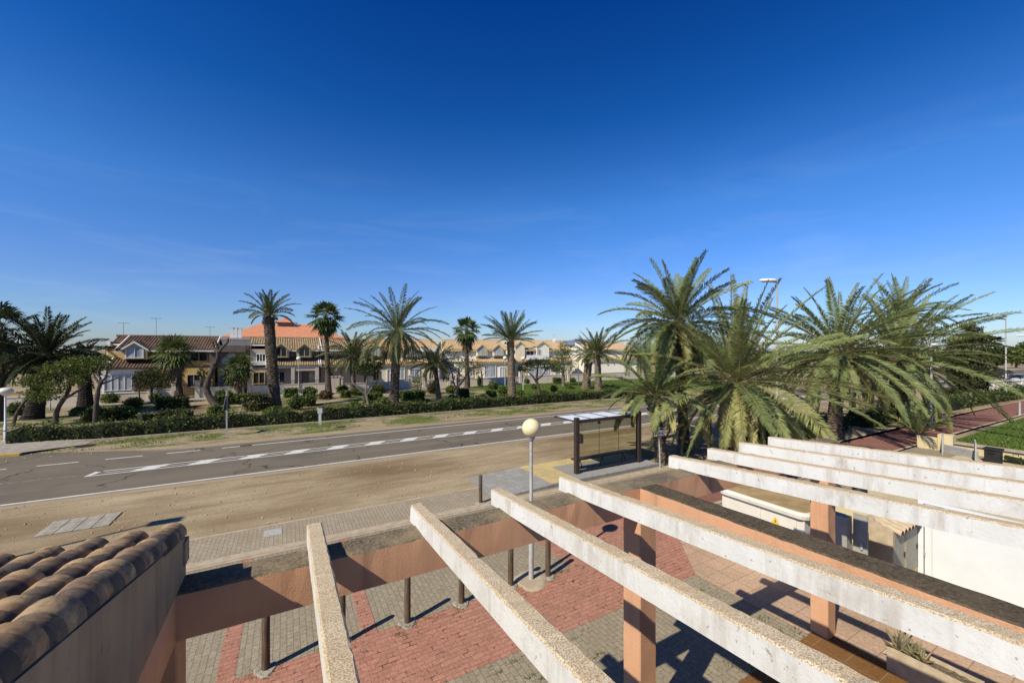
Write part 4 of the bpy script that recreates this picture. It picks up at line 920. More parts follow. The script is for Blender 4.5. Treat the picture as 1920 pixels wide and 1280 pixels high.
# 1: ochre house with white bay window
h1=house(xY(190),xY(396),'ochre two storey house with dark brown tile roof and white bay window','w_ochre','r_brown','w_trim',[xY(249)+.1],2.0,(xY(203),xY(300)),short=(xY(188),xY(214)),pm='pane_light')
a,b=xY(199),xY(246)
mb=MB(); mb.box(a-.3,b+.3,YF-.25,YF+.6,0,.75); mb.box(a-.25,a-.1,YF-.2,YF+.6,.75,2.75); mb.box(b+.1,b+.25,YF-.2,YF+.6,.75,2.75); mb.box(a-.3,b+.3,YF-.25,YF+.6,2.6,2.94); mb.build('bay_window',[M['w_trim']],h1); window(h1,a-.05,b+.05,.95,2.5,YF-.19,'w_trim','pane_light','window',3,.06)
window(h1,xY(182),xY(189),1.0,2.4,YF+.55,'w_trim','shutter'); window(h1,xY(350),xY(373),1.0,2.3,YF+.55,'w_grey','pane'); window(h1,xY(352),xY(384),3.9,4.9,YF+1.55,'w_grey','pane')
antenna(h1,xY(268),YF+5,6.7,2.2); antenna(h1,xY(193),YF+6,6.4,1.9); antenna(h1,xY(380),YF+5,6.7,1.3)
mb=MB(); mb.box(xY(180),xY(187),YF+2.8,YF+4.5,0,6.1); mb.build('stair_tower',[M['w_trim']],h1)
# link building with flat brown parapet
t=thing('flat_roofed_annex',(xY(430),YF+3,0),'dim flat roofed annex with brown parapet and white satellite dishes','annex','holiday houses beyond the park')
a,b=xY(397)+.25,xY(465)-.35
mb=MB(); mb.box(a,b,YF+2.5,YF+9,0,4.9); mb.build('wall',[M['w_grey']],t); mb=MB(); mb.box(a,b,YF+1.2,YF+9.1,4.9,5.7); mb.build('parapet',[M['brown_slab']],t)
window(t,a+.6,a+1.7,1.0,2.4,YF+2.45,'w_grey'); window(t,a+2.0,a+3.0,3.4,4.4,YF+2.45,'w_grey')
for px_,zz0 in ((429,4.2),(418,3.6)): antenna(t,xY(px_),YF+2.2,zz0,.2,True)
mb=MB(); mb.box(xY(392),xY(402),YF+.2,YF+2.5,3.0,4.9); mb.poly([(xY(392)-.2,YF,4.9),(xY(402)+.2,YF,4.9),(xY(402)+.2,YF+2.5,5.4),(xY(392)-.2,YF+2.5,5.4)]); mb.build('oriel',[M['brown_slab']],t)
# 2: grey beige house with two dormers
h2=house(xY(467),xY(600),'grey beige house with tan tile roof and two yellow framed dormers','w_grey','r_tan','w_trim',[xY(527),xY(571)],1.75,(xY(500),xY(597)),short=(xY(466),xY(502)),dtrim='w_trim_y')
window(h2,xY(480),xY(496),3.7,4.6,YF+1.55,'w_trim','pane','window',2)
mb=MB(); mb.box(xY(466),xY(499),YF+.4,YF+1.55,3.3,3.75); mb.build('balcony',[M['w_trim']],h2)
window(h2,xY(475),xY(495),1.1,2.4,YF+.55,'w_trim_y','pane'); window(h2,xY(513),xY(533),1.1,2.4,YF+.55,'w_grey','pane')
mb=MB()
for px_ in (549,594): mb.box(xY(px_)-.2,xY(px_)+.2,YF-.45,YF-.05,0,2.95)
mb.box(xY(549)-.2,xY(594)+.2,YF-.40,YF-.1,2.55,2.94); mb.build('porch_columns',[M['w_stone']],h2)
mb=MB(); mb.box(xY(566),xY(580),YF+.55,YF+.59,.1,2.4); mb.build('door',[M['brown_slab']],h2)
mb=MB(); mb.box(xY(568),xY(593),YF-.35,YF-.2,.9,.97)
for i in range(12): x=xY(569)+(xY(592)-xY(569))*i/11; mb.box(x-.04,x+.04,YF-.32,YF-.23,.1,.9)
mb.build('balustrade',[M['w_trim']],h2)
# brownish recess house
h2b=house(xY(602),xY(684),'dim grey house with tan roof edge behind the tall fan palm','w_grey','r_tan','w_trim',[],1.7,(xY(602),xY(684)),ridge=6.5,eave=5.2)
window(h2b,xY(614),xY(624),1.0,2.3,YF+.55,'w_grey'); window(h2b,xY(604),xY(616),3.7,4.8,YF+1.55,'w_grey'); window(h2b,xY(650),xY(664),3.7,4.8,YF+1.55,'w_trim')
# 3
h3=house(xY(690),xY(822),'cream house with tan tile roof behind the largest date palm','w_cream','r_orange','w_trim_y',[xY(707),xY(773)],1.75,(xY(690),xY(800)),pm='pane_light',gf=-.2,uf=.8)
window(h3,xY(747),xY(759),1.1,2.5,YF-.25,'w_trim','pane_light'); window(h3,xY(770),xY(786),.9,2.4,YF-.25,'w_trim','pane_light'); window(h3,xY(717),xY(729),3.7,4.8,YF+.75,'w_trim_y')
mb=MB(); mb.box(xY(790),xY(820),YF+.1,YF+2,4.9,5.35); mb.build('balcony_canopy',[M['w_trim']],h3); window(h3,xY(800),xY(816),3.6,4.8,YF+.75,'w_trim')
# 4
h4=house(xY(842),xY(950),'pale cream house with orange tile roof and two dormers behind a slender fan palm','w_pale','r_orange','w_trim_y',[xY(907),xY(935)],1.7,(xY(897),xY(953)),pm='pane_light',gf=-.2,uf=.8)
window(h4,xY(911),xY(929),.9,2.7,YF-.25,'w_trim','pane_light','window',1); window(h4,xY(852),xY(864),1.0,2.3,YF-.25,'w_trim','pane_light')
# 5
h5=house(xY(974),xY(1068),'pale yellow house with orange roof and white balcony at the right of the row','w_pale','r_orange','w_trim_y',[],1.7,(xY(970),xY(1068)),gf=-.2,uf=.8)
mb=MB(); f=[(xY(976),YF+.3,3.4),(xY(992),YF+.3,3.4),(xY(992),YF+.3,5.9),(xY(984),YF+.3,6.6),(xY(976),YF+.3,5.9)]; mb.poly(f); mb.poly([f[1],(f[1][0],YF+3,3.4),(f[2][0],YF+3,5.9),f[2]]); mb.poly([f[0],f[4],(f[0][0],YF+3,5.9),(f[0][0],YF+3,3.4)]); mb.build('gable_bay',[M['w_cream']],h5)
for px0_,px1_ in ((975,993),(1011,1034)):
    mb=MB(); xm=(xY(px0_)+xY(px1_))/2
    for x_ in (xY(px0_)-.15,xY(px1_)+.15): mb.poly([(xm,YF+.1,6.75),(x_,YF+.1,5.75),(x_,YF+4,5.75),(xm,YF+4,6.75)]); mb.poly([(xm,YF+.09,6.75),(x_,YF+.09,5.75),(x_,YF+.09,5.5),(xm,YF+.09,6.45)],1)
    mb.build('gable_roof',[M['r_orange'],M['w_trim_y']],h5)
mb=MB(); f=[(xY(1012),YF+.3,3.4),(xY(1033),YF+.3,3.4),(xY(1033),YF+.3,5.7),(xY(1022.5),YF+.3,6.55),(xY(1012),YF+.3,5.7)]; mb.poly(f); mb.poly([f[0],f[4],(f[0][0],YF+3,5.7),(f[0][0],YF+3,3.4)]); mb.build('gable_bay',[M['w_pale']],h5)
mb=MB(); mb.box(xY(993),xY(1029),YF-.5,YF-.35,3.5,4.25); mb.build('balcony',[M['w_trim']],h5)
window(h5,xY(996),xY(1008),4.0,5.5,YF+.75,'w_trim'); window(h5,xY(1013),xY(1017),4.2,5.2,YF+.25,'w_trim'); window(h5,xY(998),xY(1030),.8,2.2,YF-.25,'w_trim','pane_light','window',3)
antenna(h5,xY(1058),YF+5,6.6,1.4); antenna(h5,xY(1056),YF+4.2,6.5,.25,True)
h6=house(xY(1112),xY(1190),'distant white house half hidden behind the right hand palms','w_pale','r_orange','w_trim',[xY(1130)],1.7,(xY(1112),xY(1190)),ridge=6.4,gf=-.2,uf=.8)
for o_,rz_q,dy_ in ((h3,-6,.8),(h4,-13,1.5),(h5,-13,1.5),(h6,-13,1.5)): o_.rotation_euler.z=R(rz_q); o_.location.y+=dy_
gwall(-40,xY(300),'long stone garden wall before the ochre house at the left',(),.8,'w_stone',3,False)
gwall(xY(301),xY(462),'stone garden wall with tall gate pillar between ochre and beige houses',((-10.2,-8.6),))
gwall(xY(467),xY(628),'pale garden wall before the grey beige house with two dormers',((xY(622),xY(628)),))
gwall(xY(632),xY(832),'garden wall with dark gate behind the largest date palm',((xY(762),xY(781)),),.9,'w_stone',3,False)
gwall(xY(842),xY(962),'pale garden wall before the cream house with orange roof',(),.9,'w_stone',3,False)
gwall(xY(964),70,'long pale garden wall before the yellow house with white balcony',((xY(1038),xY(1046)),),1.0,'w_stone',3,False)
for h_,a_,b_,z0_,z1_,pm_ in ((h3,702,712,1.0,2.4,'pane'),(h3,728,739,.15,2.35,'shutter'),(h4,880,890,1.0,2.4,'pane_light'),(h4,937,945,.15,2.35,'shutter'),(h5,978,988,.9,2.3,'pane'),(h5,1042,1053,.9,2.3,'pane_light')): window(h_,xY(a_),xY(b_),z0_,z1_,YF-.25,'w_trim_y' if pm_=='pane' else 'w_trim',pm_)
for h_,xs_ in ((h3,(692,761,797)),(h4,(844,897,949)),(h5,(973,993,1066))):
    for x_ in xs_: mb=MB(); x_=xY(x_); mb.box(x_-.16,x_+.16,YF-.27,YF-.202,0,3.04); mb.build('pilaster',[M['w_trim_y']],h_)
# orange roofed block far behind
t=thing('apartment_block',(2,95,0),'large block with bright orange hipped roof rising behind the houses','building')
def xd(px,Y): return onY(px,Y)[0]
Yb=84.0; a,b=xd(415,Yb),xd(648,Yb)
def zat(py,px,Y): return zz(py,onY(px,Y)[1])
ze=zat(632,530,Yb); zr=zat(607,530,Yb+9)
mb=MB(); mb.box(a+.8,b-.8,Yb+.8,Yb+18,0,ze-.1); mb.build('wall',[M['w_cream']],t)
mb=MB(); xr0,xr1=xd(490,Yb+9),xd(585,Yb+9); c0,c1=(a,Yb),(b,Yb)
mb.poly([(a,Yb,ze),(b,Yb,ze),(xr1,Yb+9,zr),(xr0,Yb+9,zr)]); mb.poly([(b,Yb+19,ze),(a,Yb+19,ze),(xr0,Yb+9,zr),(xr1,Yb+9,zr)]); mb.poly([(a,Yb+19,ze),(a,Yb,ze),(xr0,Yb+9,zr)]); mb.poly([(b,Yb,ze),(b,Yb+19,ze),(xr1,Yb+9,zr)]); mb.box(a,b,Yb,Yb+19,ze-.25,ze-.02)
q0,q1=xd(517,Yb+7),xd(552,Yb+7); zc=zr+.2
rf=mb.build('roof',[M['r_red']],t)
mb=MB(); mb.box(q0+.3,q1-.3,Yb+7,Yb+12,zr-1.6,zc); mb.build('cupola_wall',[M['brown_slab']],rf)
mb=MB(); qm=(q0+q1)/2; z2=zc+1.2
for P in (((q0,Yb+6.7),(q1,Yb+6.7)),((q1,Yb+6.7),(q1,Yb+12.3)),((q1,Yb+12.3),(q0,Yb+12.3)),((q0,Yb+12.3),(q0,Yb+6.7))): mb.poly([(*P[0],zc),(*P[1],zc),(qm,Yb+9.5,z2)])
mb.build('cupola_roof',[M['r_red']],rf)
for px_,y_ in ((496,Yb+8),(553,Yb+8)): chimney(rf,xd(px_,y_),y_,zr-1,zr+.3,'flat_roof',.45)
t=thing('apartment_block',(xd(415,80),80,0),'grey flat roofed block with three white chimneys beside the orange roof','building')
a,b=xd(385,80),xd(470,80); zf=zat(633,430,80)
mb=MB(); mb.box(a,b,80.5,90,0,zf-.3); mb.build('wall',[M['w_cream']],t); mb=MB(); mb.box(a-.3,b+.3,80,90.4,zf-.3,zf); mb.build('roof',[M['flat_roof']],t)
for px_ in (435,442,450): chimney(t,xd(px_,82),82,zf,zat(614,px_,82),'w_trim',.27)

# ------------------------------------------------------------------ park palms and trees
def base_at(px,py): x,y=gp(px,py); return (x,y),dist(py)
GRP='palms in the park'
def pp(kind,px,py,cpx,cpy,rad,label,**k):
    b,s=base_at(px,py); cx,cy=at(cpx,s); c=(cx,cy,zz(cpy,s)); L=rad*s/F
    if kind=='d': return date_palm('date_palm',b,c,L,label,group=GRP,**k)
    return fan_palm('fan_palm',b,c,L,label,group=GRP,**k)
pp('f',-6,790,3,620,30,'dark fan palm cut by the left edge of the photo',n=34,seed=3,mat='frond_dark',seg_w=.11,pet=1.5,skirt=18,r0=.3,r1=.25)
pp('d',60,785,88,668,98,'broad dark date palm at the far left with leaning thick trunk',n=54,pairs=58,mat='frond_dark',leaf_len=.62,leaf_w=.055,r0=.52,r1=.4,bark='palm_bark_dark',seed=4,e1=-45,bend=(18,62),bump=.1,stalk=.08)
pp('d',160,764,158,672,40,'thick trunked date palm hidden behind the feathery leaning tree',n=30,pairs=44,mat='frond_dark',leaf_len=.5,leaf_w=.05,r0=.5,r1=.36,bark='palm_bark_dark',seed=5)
pp('f',334,747,327,660,27,'shaggy fan palm with dry brown skirt before the ochre house',n=42,seed=6,pet=1.0,skirt=27,r0=.42,r1=.30,seg_w=.13,skirt_len=1.3,segs=14,spread=100)
pp('f',450,742,448,688,24,'short fan palm with bushy crown beside the twisted bare tree',n=34,seed=7,pet=.8,skirt=15,r0=.28,r1=.2,seg_w=.13,segs=13,spread=100)
pp('d',516,766,504,592,58,'tall date palm with thick rough trunk and few upright fronds',n=24,pairs=50,leaf_len=.5,leaf_w=.045,r0=.44,r1=.42,seed=8,e1=5,bend=(15,70),boot=26,ramp=1.0,wind=(.02,0),bump=.2)
pp('f',616,738,611,592,19,'tall slender fan palm with round dense crown before the beige house',n=50,seed=9,pet=1.15,skirt=12,r0=.32,r1=.2,seg_w=.17,e1=-72,segs=13,spread=95)
pp('d',662,737,662,668,62,'spreading date palm standing behind and left of the largest palm',n=46,pairs=48,leaf_len=.55,leaf_w=.06,r0=.3,r1=.26,seed=10,e1=-35)
pp('d',738,760,745,622,100,'largest date palm of the park with wide arching crown',n=56,pairs=64,leaf_len=.55,leaf_w=.045,r0=.42,r1=.36,seed=11,e1=-48,bend=(30,82),boot=30,bump=.18)
pp('d',824,756,816,686,56,'small date palm before the long hedge right of the largest palm',n=36,pairs=48,leaf_len=.42,leaf_w=.045,r0=.26,r1=.2,seed=12,e1=-35)
pp('f',876,727,875,618,16,'slender fan palm with long shaggy skirt before the cream house',n=44,seed=13,pet=1.1,skirt=24,r0=.3,r1=.22,seg_w=.18,e1=-70,skirt_len=1.5,segs=13,spread=95)
pp('d',960,748,957,638,66,'upright date palm with pale trunk and fan of straight fronds',n=40,pairs=54,leaf_len=.48,leaf_w=.045,r0=.42,r1=.36,seed=14,e1=8,bend=(6,36),boot=24,bark='palm_bark_light')
pp('d',1098,729,1104,668,50,'stout date palm with orange cut frond bases, left of a pair',n=26,pairs=44,leaf_len=.48,leaf_w=.05,r0=.5,r1=.52,seed=15,e1=-15,bark='palm_bark_light',bump=.2)
pp('d',1122,734,1120,662,56,'pale trunked date palm, right of a pair beside the near palms',n=40,pairs=50,leaf_len=.5,leaf_w=.05,r0=.45,r1=.36,seed=16,e1=-18,bend=(10,55),bark='palm_bark_light')
TG='broadleaf trees in the park'
def tr_(px,py,limbs,blobs,label,**k):
    b,s=base_at(px,py); m=s/F
    L=[([( (o[0]-px)*m, (py-o[1])*m, (o[2] if len(o)>2 else 0)) for o in pts],r0,r1) for pts,r0,r1 in limbs]
    B=[((c[0]-px)*m,(py-c[1])*m,c[2],c[3]*m,c[4]*m,c[5]) for c in blobs]
    return tree('park_tree',b,L,B,label,group=TG,**k)
tr_(104,796,[([(104,796),(105,775),(112,758),(124,742),(132,722),(124,700)],.16,.09),([(120,748),(138,738),(148,722,.5),(160,700,.4)],.09,.05),([(41,795,-.5),(45,770,-.4),(52,745),(66,715),(90,690)],.10,.06)],
    [(75,715,-.3,26,14,420),(105,692,.2,32,16,620),(140,682,.5,30,16,560),(165,690,.6,22,16,330),(92,740,-.5,26,14,330),(120,725,-.6,18,14,260),(62,735,.3,16,12,170),(148,712,-.2,16,12,170)],'leaning feathery green tree behind the globe lamp at the left',leaf=.13,seed=21,dense=2.4)
tr_(178,796,[([(178,796),(180,760),(184,730),(190,715)],.16,.10),([(188,720),(178,708),(168,698,.2),(164,684,.3)],.09,.05),([(190,716),(184,700),(186,690)],.08,.05),([(190,716),(200,705),(206,692,-.2)],.08,.04),([(190,720),(205,712,.3),(215,706,.4)],.06,.03)],
    [(185,668,.5,14,6,60),(200,680,.2,12,6,40)],'pollarded bare tree with stubby forked branches before the bay window',bark='bark',leaf=.16,seed=22)
tr_(284,757,[([(284,757),(284,738),(285,725)],.11,.09)],[(284,712,0,24,20,700),(268,714,.2,19,18,380),(304,714,.1,19,18,380),(286,698,-.2,22,12,360)],'small round dark green tree before the ochre house',mat='leaf_dark',leaf=.13,seed=23,dense=2.2)
tr_(420,778,[([(424,780),(412,768),(396,750),(386,732),(390,712),(398,695),(402,680)],.29,.17),([(400,690),(408,672),(409,655),(404,640)],.15,.09),([(408,662),(418,650),(428,640),(427,634)],.11,.06),([(408,660),(400,650),(398,640)],.13,.08),([(402,684),(392,684,.2),(380,682,.3),(372,687,.3)],.16,.05),([(404,640),(396,634),(392,638)],.09,.05)],
    [(372,700,.6,12,10,90),(425,706,.8,16,14,170)],'large twisted bare tree with thick leaning trunk and stubby cut branches',bark='bark',mat='leaf_dark',leaf=.2,seed=24)
tr_(692,762,[([(692,764),(689,748),(686,738)],.15,.12),([(686,740),(676,730,-.2),(664,716,-.4),(660,706)],.09,.05),([(687,740),(687,722),(688,705)],.09,.06),([(688,740),(694,728,.3),(704,716,.4),(712,704)],.09,.04)],
    [(692,692,0,20,16,560),(704,684,.3,14,10,260),(680,684,-.2,14,10,240)],'pale forked tree with dense dark crown left of the largest palm',bark='bark_pale',mat='leaf_dark',leaf=.17,seed=25,dense=1.8)
tr_(858,754,[([(858,754),(858,735),(857,726)],.15,.12),([(856,728),(850,716),(848,700),(842,686)],.09,.04),([(858,727),(866,716,.3),(874,702,.4),(884,690)],.08,.04),([(857,728),(858,710),(860,690)],.07,.04)],
    [(846,690,0,16,16,90),(866,680,.4,18,16,110),(888,690,.3,16,16,100),(860,712,.5,16,12,80),(850,668,.2,14,12,60)],'half bare tree with pinkish brown leaves before the cream house',mat='leaf_sparse',leaf=.15,seed=26,dense=2.6)
tr_(880,727,[([(880,727),(880,705),(878,690)],.12,.08)],[(872,690,0,20,14,150),(892,684,.3,16,12,110),(880,672,0,14,10,60)],'thin tree with rusty leaves growing behind the half bare tree',mat='leaf_sparse',leaf=.15,seed=27,dense=2.4)
tr_(904,726,[([(904,726),(904,708),(902,694)],.12,.08),([(903,705),(912,696)],.06,.03)],[(902,690,0,16,9,120),(890,684,.3,12,8,60)],'small thin tree before the cream house with orange roof',mat='leaf',leaf=.14,seed=28,dense=2.2)
tr_(1013,744,[([(1013,744),(1010,728),(1005,712)],.19,.16),([(1005,714),(998,704),(992,699,-.3)],.11,.05),([(1006,712),(1008,695),(1009,680)],.12,.06),([(1006,712),(1016,706,.3),(1024,694,.4)],.11,.05)],
    [(986,688,-.2,18,11,240),(1000,680,.1,16,10,210),(1024,682,.3,20,13,300),(1040,688,.2,14,11,180)],'low forked tree with dark trunk in the green lawn right of upright palm',leaf=.16,seed=29,dense=2.8)
tr_(1056,724,[([(1056,726),(1056,708),(1055,692)],.24,.19),([(1055,700),(1046,692),(1040,682)],.1,.05),([(1056,696),(1056,670),(1050,650)],.12,.06),([(1056,698),(1066,686)],.1,.05)],
    [(1046,690,0,14,12,230),(1050,668,.2,15,14,280),(1068,686,.3,16,14,260),(1064,664,.5,13,13,210),(1056,648,.2,10,10,120)],'tall leafy tree with pale trunk before the white balcony house',bark='bark_pale',leaf=.17,seed=30,dense=2.6)
tr_(783,735,[([(783,735),(783,722)],.1,.08)],[(783,716,0,12,16,260)],'bushy upright green shrub tree behind the largest palm',leaf=.2,seed=31)
tr_(300,752,[([(262,751),(261,738),(260,726)],.07,.05)],[(258,708,0,9,10,150)],'slim young tree beside the white bay window',leaf=.2,mat='leaf_dark',seed=33)
# hedges
hedge('hedge',[(-13.2,32.6),(-6,32.5),(3,32.45),(10,32.5),(20,32.3),(30,32.4),(40,32.6)],1.0,.92,85,.125,'long clipped hedge along the far side of the road',gaps=.35)
hedge('hedge',[(*gp(262,791),),(*gp(310,785),),(*gp(364,781),)],.9,.62,50,.14,'short low clipped hedge behind the long hedge near the twisted tree')
SH=[(226,785,47,22,'r','wide dark round shrub left of the short low hedge'),(180,790,42,26,'r','dark shrub behind the pollarded bare tree trunk'),(150,778,28,14,'r','low dark shrub left of the pollarded bare tree'),(250,764,28,18,'r','dark shrub below the small round dark green tree'),(324,765,44,20,'b','dark box shaped shrub at the foot of the shaggy fan palm'),(293,751,20,13,'r','small green shrub between small round tree and shaggy fan palm'),(207,755,26,17,'r','round shrub directly below the white bay window'),(404,780,26,20,'r','leafy shrub at the foot of the twisted bare tree'),
(419,758,37,26,'r','tall green shrub right of the twisted bare tree'),(443,757,26,18,'r','green shrub left of the short fan palm foot'),(471,739,32,11,'b','low flat green shrub by the pale garden wall'),(473,752,38,14,'b','low clipped green shrub behind the variegated bush'),(484,769,50,27,'r','yellowish variegated bush left of the tall thick palm',),(519,776,42,13,'r','low dark shrub at the foot of the tall thick palm'),(546,744,23,16,'b','square clipped shrub left of the slim white lamp'),(580,742,25,16,'r','light green shrub right of the slim white lamp'),(555,768,28,27,'r','bright green bush right of the tall thick palm'),(578,761,26,21,'r','dark bush just right of the bright green bush'),(611,748,24,15,'r','reddish dry shrub at the foot of the tall slender fan palm'),
(642,735,22,12,'r','green shrub by the gate pillar right of the tall fan palm'),(648,745,17,12,'b','small squarish shrub left of the spreading date palm'),(668,741,24,13,'r','dark shrub at the foot of the spreading date palm'),(699,757,32,20,'b','dark box shrub behind the pale forked tree'),(664,766,25,12,'r','low green shrub at the hedge left of the pale forked tree'),(717,764,28,18,'r','round shrub left of the largest palm foot'),(708,737,28,16,'r','dark shrub behind the pale forked tree branches'),(774,752,38,19,'b','bright box hedge shrub right of the largest palm'),(750,746,16,12,'r','yellow green tuft of shrub touching the largest palm'),(812,738,22,23,'r','pinkish dry shrub behind the small date palm'),
(869,748,19,19,'b','dark cube shaped shrub right of the half bare tree'),(845,737,19,14,'r','bright green shrub left of the half bare tree'),(848,752,16,12,'r','pale green tuft between small palm and half bare tree'),(925,730,19,14,'r','green shrub behind the upright palm trunk on its left'),(943,743,20,20,'r','leafy bush touching the upright palm on its left'),(921,746,16,13,'b','dark square shrub left of the upright palm'),(903,752,29,11,'r','low dark shrub along the hedge left of upright palm'),(899,724,9,17,'r','slim upright shrub by the cream house wall'),
(975,748,18,16,'r','round shrub touching the upright palm on its right'),(988,719,10,9,'r','small round shrub by the wall right of the upright palm'),(1002,729,13,9,'r','little shrub left of the low forked tree'),(1038,734,14,11,'r','little dark shrub right of the low forked tree'),(1045,719,14,11,'b','square shrub left of the tall leafy tree trunk'),(1074,717,12,9,'r','small round shrub by the wall right of tall leafy tree'),(1069,729,16,7,'r','low spreading shrub between leafy tree and stout palm'),(30,778,26,22,'r','dark shrub beside the leaning thick palm trunk at far left'),(135,752,16,13,'r','round shrub by the wall behind the feathery leaning tree')]
for (px,py,w,h,sh_,lb) in SH:
    b,s=base_at(px,py); m=s/F
    mat='shrub'
    if 'dark' in lb: mat='hedge'
    if 'variegated' in lb or 'yellow' in lb: mat='shrub_var'
    if 'reddish' in lb or 'pinkish' in lb: mat='shrub_red'
    a=w*m/2; shrub('shrub',b,(a,a*.9,h*m*1.02),int(260+900*min(a,1.2)**2),.16,lb,mat,sh_)
# lamps, signs in the park
for px,py,top,lb in ((560,737,672,'slim white globe lamp before the grey beige house'),(947,728,671,'small globe lamp behind the upright palm'),(981,738,672,'bare pale lamp post in the lawn right of the upright palm'),(1085,722,668,'small globe lamp behind the stout palm with cut bases'),(94,768,734,'low globe lamp behind the feathery leaning tree')):
    b,s=base_at(px,py); globe_lamp('globe_lamp',b[0],b[1],zz(top,s),4*s/F,lb,'globe_pale','galv',.9,.045,'small globe lamps in the park',False)
b,s=base_at(425,817); zt=zz(732,s)
t=thing('warning_sign',(b[0],b[1],0),'triangular road warning sign on grey post seen edge on','road sign')
mb=MB(); mb.box(b[0]-.04,b[0]+.04,b[1]-.03,b[1]+.03,0,zt); mb.build('post',[M['galv']],t)
mb=MB(); A=TR(b[0],b[1],zt-1.15,R(-106))
for z in (0,):
    P=[(-.5,-.03,0),(.5,-.03,0),(0,-.03,.95)]; Q=[(x*.74,-.032,.1+z_*.72) for x,_,z_ in P]
    mb.poly([tuple(q) for q in xf(A,P)],0); mb.poly([tuple(q) for q in xf(A,[(x,.0,z_) for x,_,z_ in P])],0)
    for i in range(3): a_,b_=P[i],P[(i+1)%3]; mb.poly([tuple(q) for q in xf(A,[a_,b_,(b_[0],0,b_[2]),(a_[0],0,a_[2])])],0)
pl_=mb.build('plate',[M['dark_metal']],t)
mb=MB()
for i in range(3):
    a_,b_=np.array(P[i]),np.array(P[(i+1)%3]); a2,b2=np.array(Q[i]),np.array(Q[(i+1)%3]); a_[1]=b_[1]=a2[1]=b2[1]=-.034
    mb.poly([tuple(q) for q in xf(A,[a_,b_,b2,a2])])
mb.build('border',[M['red_sign']],pl_)
b,s=base_at(600,796); h_=zz(762,s)
t=thing('marker_post',(b[0],b[1],0),'weathered white marker post with slanted top in front of the hedge','post')
mb=MB(); mb.box(b[0]-.08,b[0]+.08,b[1]-.05,b[1]+.05,0,h_-.25); mb.box(b[0]-.14,b[0]+.14,b[1]-.06,b[1]+.06,h_-.45,h_-.1); mb.build('post',[M['raf_white']],t)
mb=MB(); mb.tube([[b[0]-.1,b[1],h_-.1],[b[0]+.1,b[1],h_-.02],[b[0]+.3,b[1]-.05,h_+.1]],[.06,.05,.03],6); mb.build('top_bracket',[M['dark_metal']],t)
mb=MB(); rg=np.random.default_rng(41)
X=rg.uniform(22,48,9000); Y=rg.uniform(34,51,9000); grass_blades(mb,rg,np.stack([X,Y,np.zeros(9000)],1),.2,.06)
k=7000; X=rg.uniform(-11,38,k); Y=rg.uniform(28.6,31.4,k); keep=(np.sin(X*.7)+np.sin(X*1.9+Y*2)+rg.normal(0,.6,k))>.1
grass_blades(mb,rg,np.stack([X,Y,np.full(k,.0)],1)[keep],.13,.035)
k=6000; X=rg.uniform(-16,45,k); Y=rg.uniform(33.5,51,k); keep=(np.sin(X*.5+2)+np.sin(Y*.8+X*.3)+rg.normal(0,.6,k))>.2
grass_blades(mb,rg,np.stack([X,Y,np.full(k,.0)],1)[keep],.16,.05)
tag(mb.build('park_grass',[M['grass']]),'patchy short grass in the park and along the verge','grass',None,'stuff')

# ------------------------------------------------------------------ near palms on the right
NG='date palms between the road and the red path'
W=(.16,-.03)
def np_(px,py,cpx,cpy,rad,label,**k):
    b,s=base_at(px,py); cx,cy=at(cpx,s); c=(cx,cy,zz(cpy,s))
    kw=dict(n=68,pairs=108,leaf_len=.52,leaf_w=.043,r0=.27,r1=.24,mat='frond',wind=W,boot=26,bump=.2,stalk=.055); kw.update(k)
    return date_palm('date_palm',b,c,rad*s/F,label,group=NG,**kw)
np_(1242,868,1226,741,122,'short date palm with notice board before its trunk, crown drooping over the shelter',seed=51,n=36,e1=-28,bend=(30,72),wind=(.02,0),leaf_len=.42)
np_(1284,846,1270,606,150,'tallest near date palm, crown high above the bus shelter',seed=52,n=62,e1=-55,bend=(22,72),wind=(.05,0),skirt=10,r0=.25,r1=.2)
np_(1376,868,1382,716,218,'big front date palm with wide open crown in the middle',seed=53,n=86,tint=(.4,.72),e1=-62,bend=(13,56),r0=.36,r1=.34,wind=(.04,-.01),pairs=118,ramp=.9)
np_(1562,822,1575,664,178,'wind swept date palm with tall upright fronds beside the dark hedge',seed=54,n=74,e1=-50,bend=(22,64),wind=(.13,-.03),leaf_w=.05,r0=.36,r1=.3)
np_(1700,797,1690,676,170,'wind swept date palm at the right with fronds over the red path',seed=55,n=72,e1=-54,bend=(24,68),wind=(.15,-.04),leaf_w=.052,r0=.36,r1=.3)
np_(1668,780,1690,592,92,'tall date palm rising behind the wind swept palms',seed=56,n=44,e1=-40,bend=(14,66),wind=(.18,0),pairs=60,leaf_len=.5,leaf_w=.04)
b,s=base_at(1722,822)
date_palm('date_palm',b,(b[0],b[1],.35),1.9,'young trunkless palm tuft at the foot of the right hand palm',n=24,pairs=40,leaf_len=.3,leaf_w=.03,r0=.14,r1=.12,mat='frond',seed=58,e1=25,bend=(8,30),boot=0,group=NG,wind=(.1,0))
hedge('hedge',[(20.5,12.6),(26,12.7),(32,12.8)],1.5,.95,55,.13,'dark hedge in the shade behind the near palms')
hedge('hedge',[(33.5,12.3),(37,12.2),(41,12.2),(45,12.0)],1.3,.95,50,.14,'shrubby hedge beside the red path behind the right hand palm')
hedge('hedge',[(49.5,12.2),(58,12.0),(70,11.4),(90,9.6),(110,8.8)],1.5,1.0,30,.17,'long green hedge along the upper edge of the red path')
hedge('hedge',[(29.1,-5),(29.1,2),(29.12,5.2)],.5,.26,60,.1,'low green strip of hedge along the low cream garden wall')
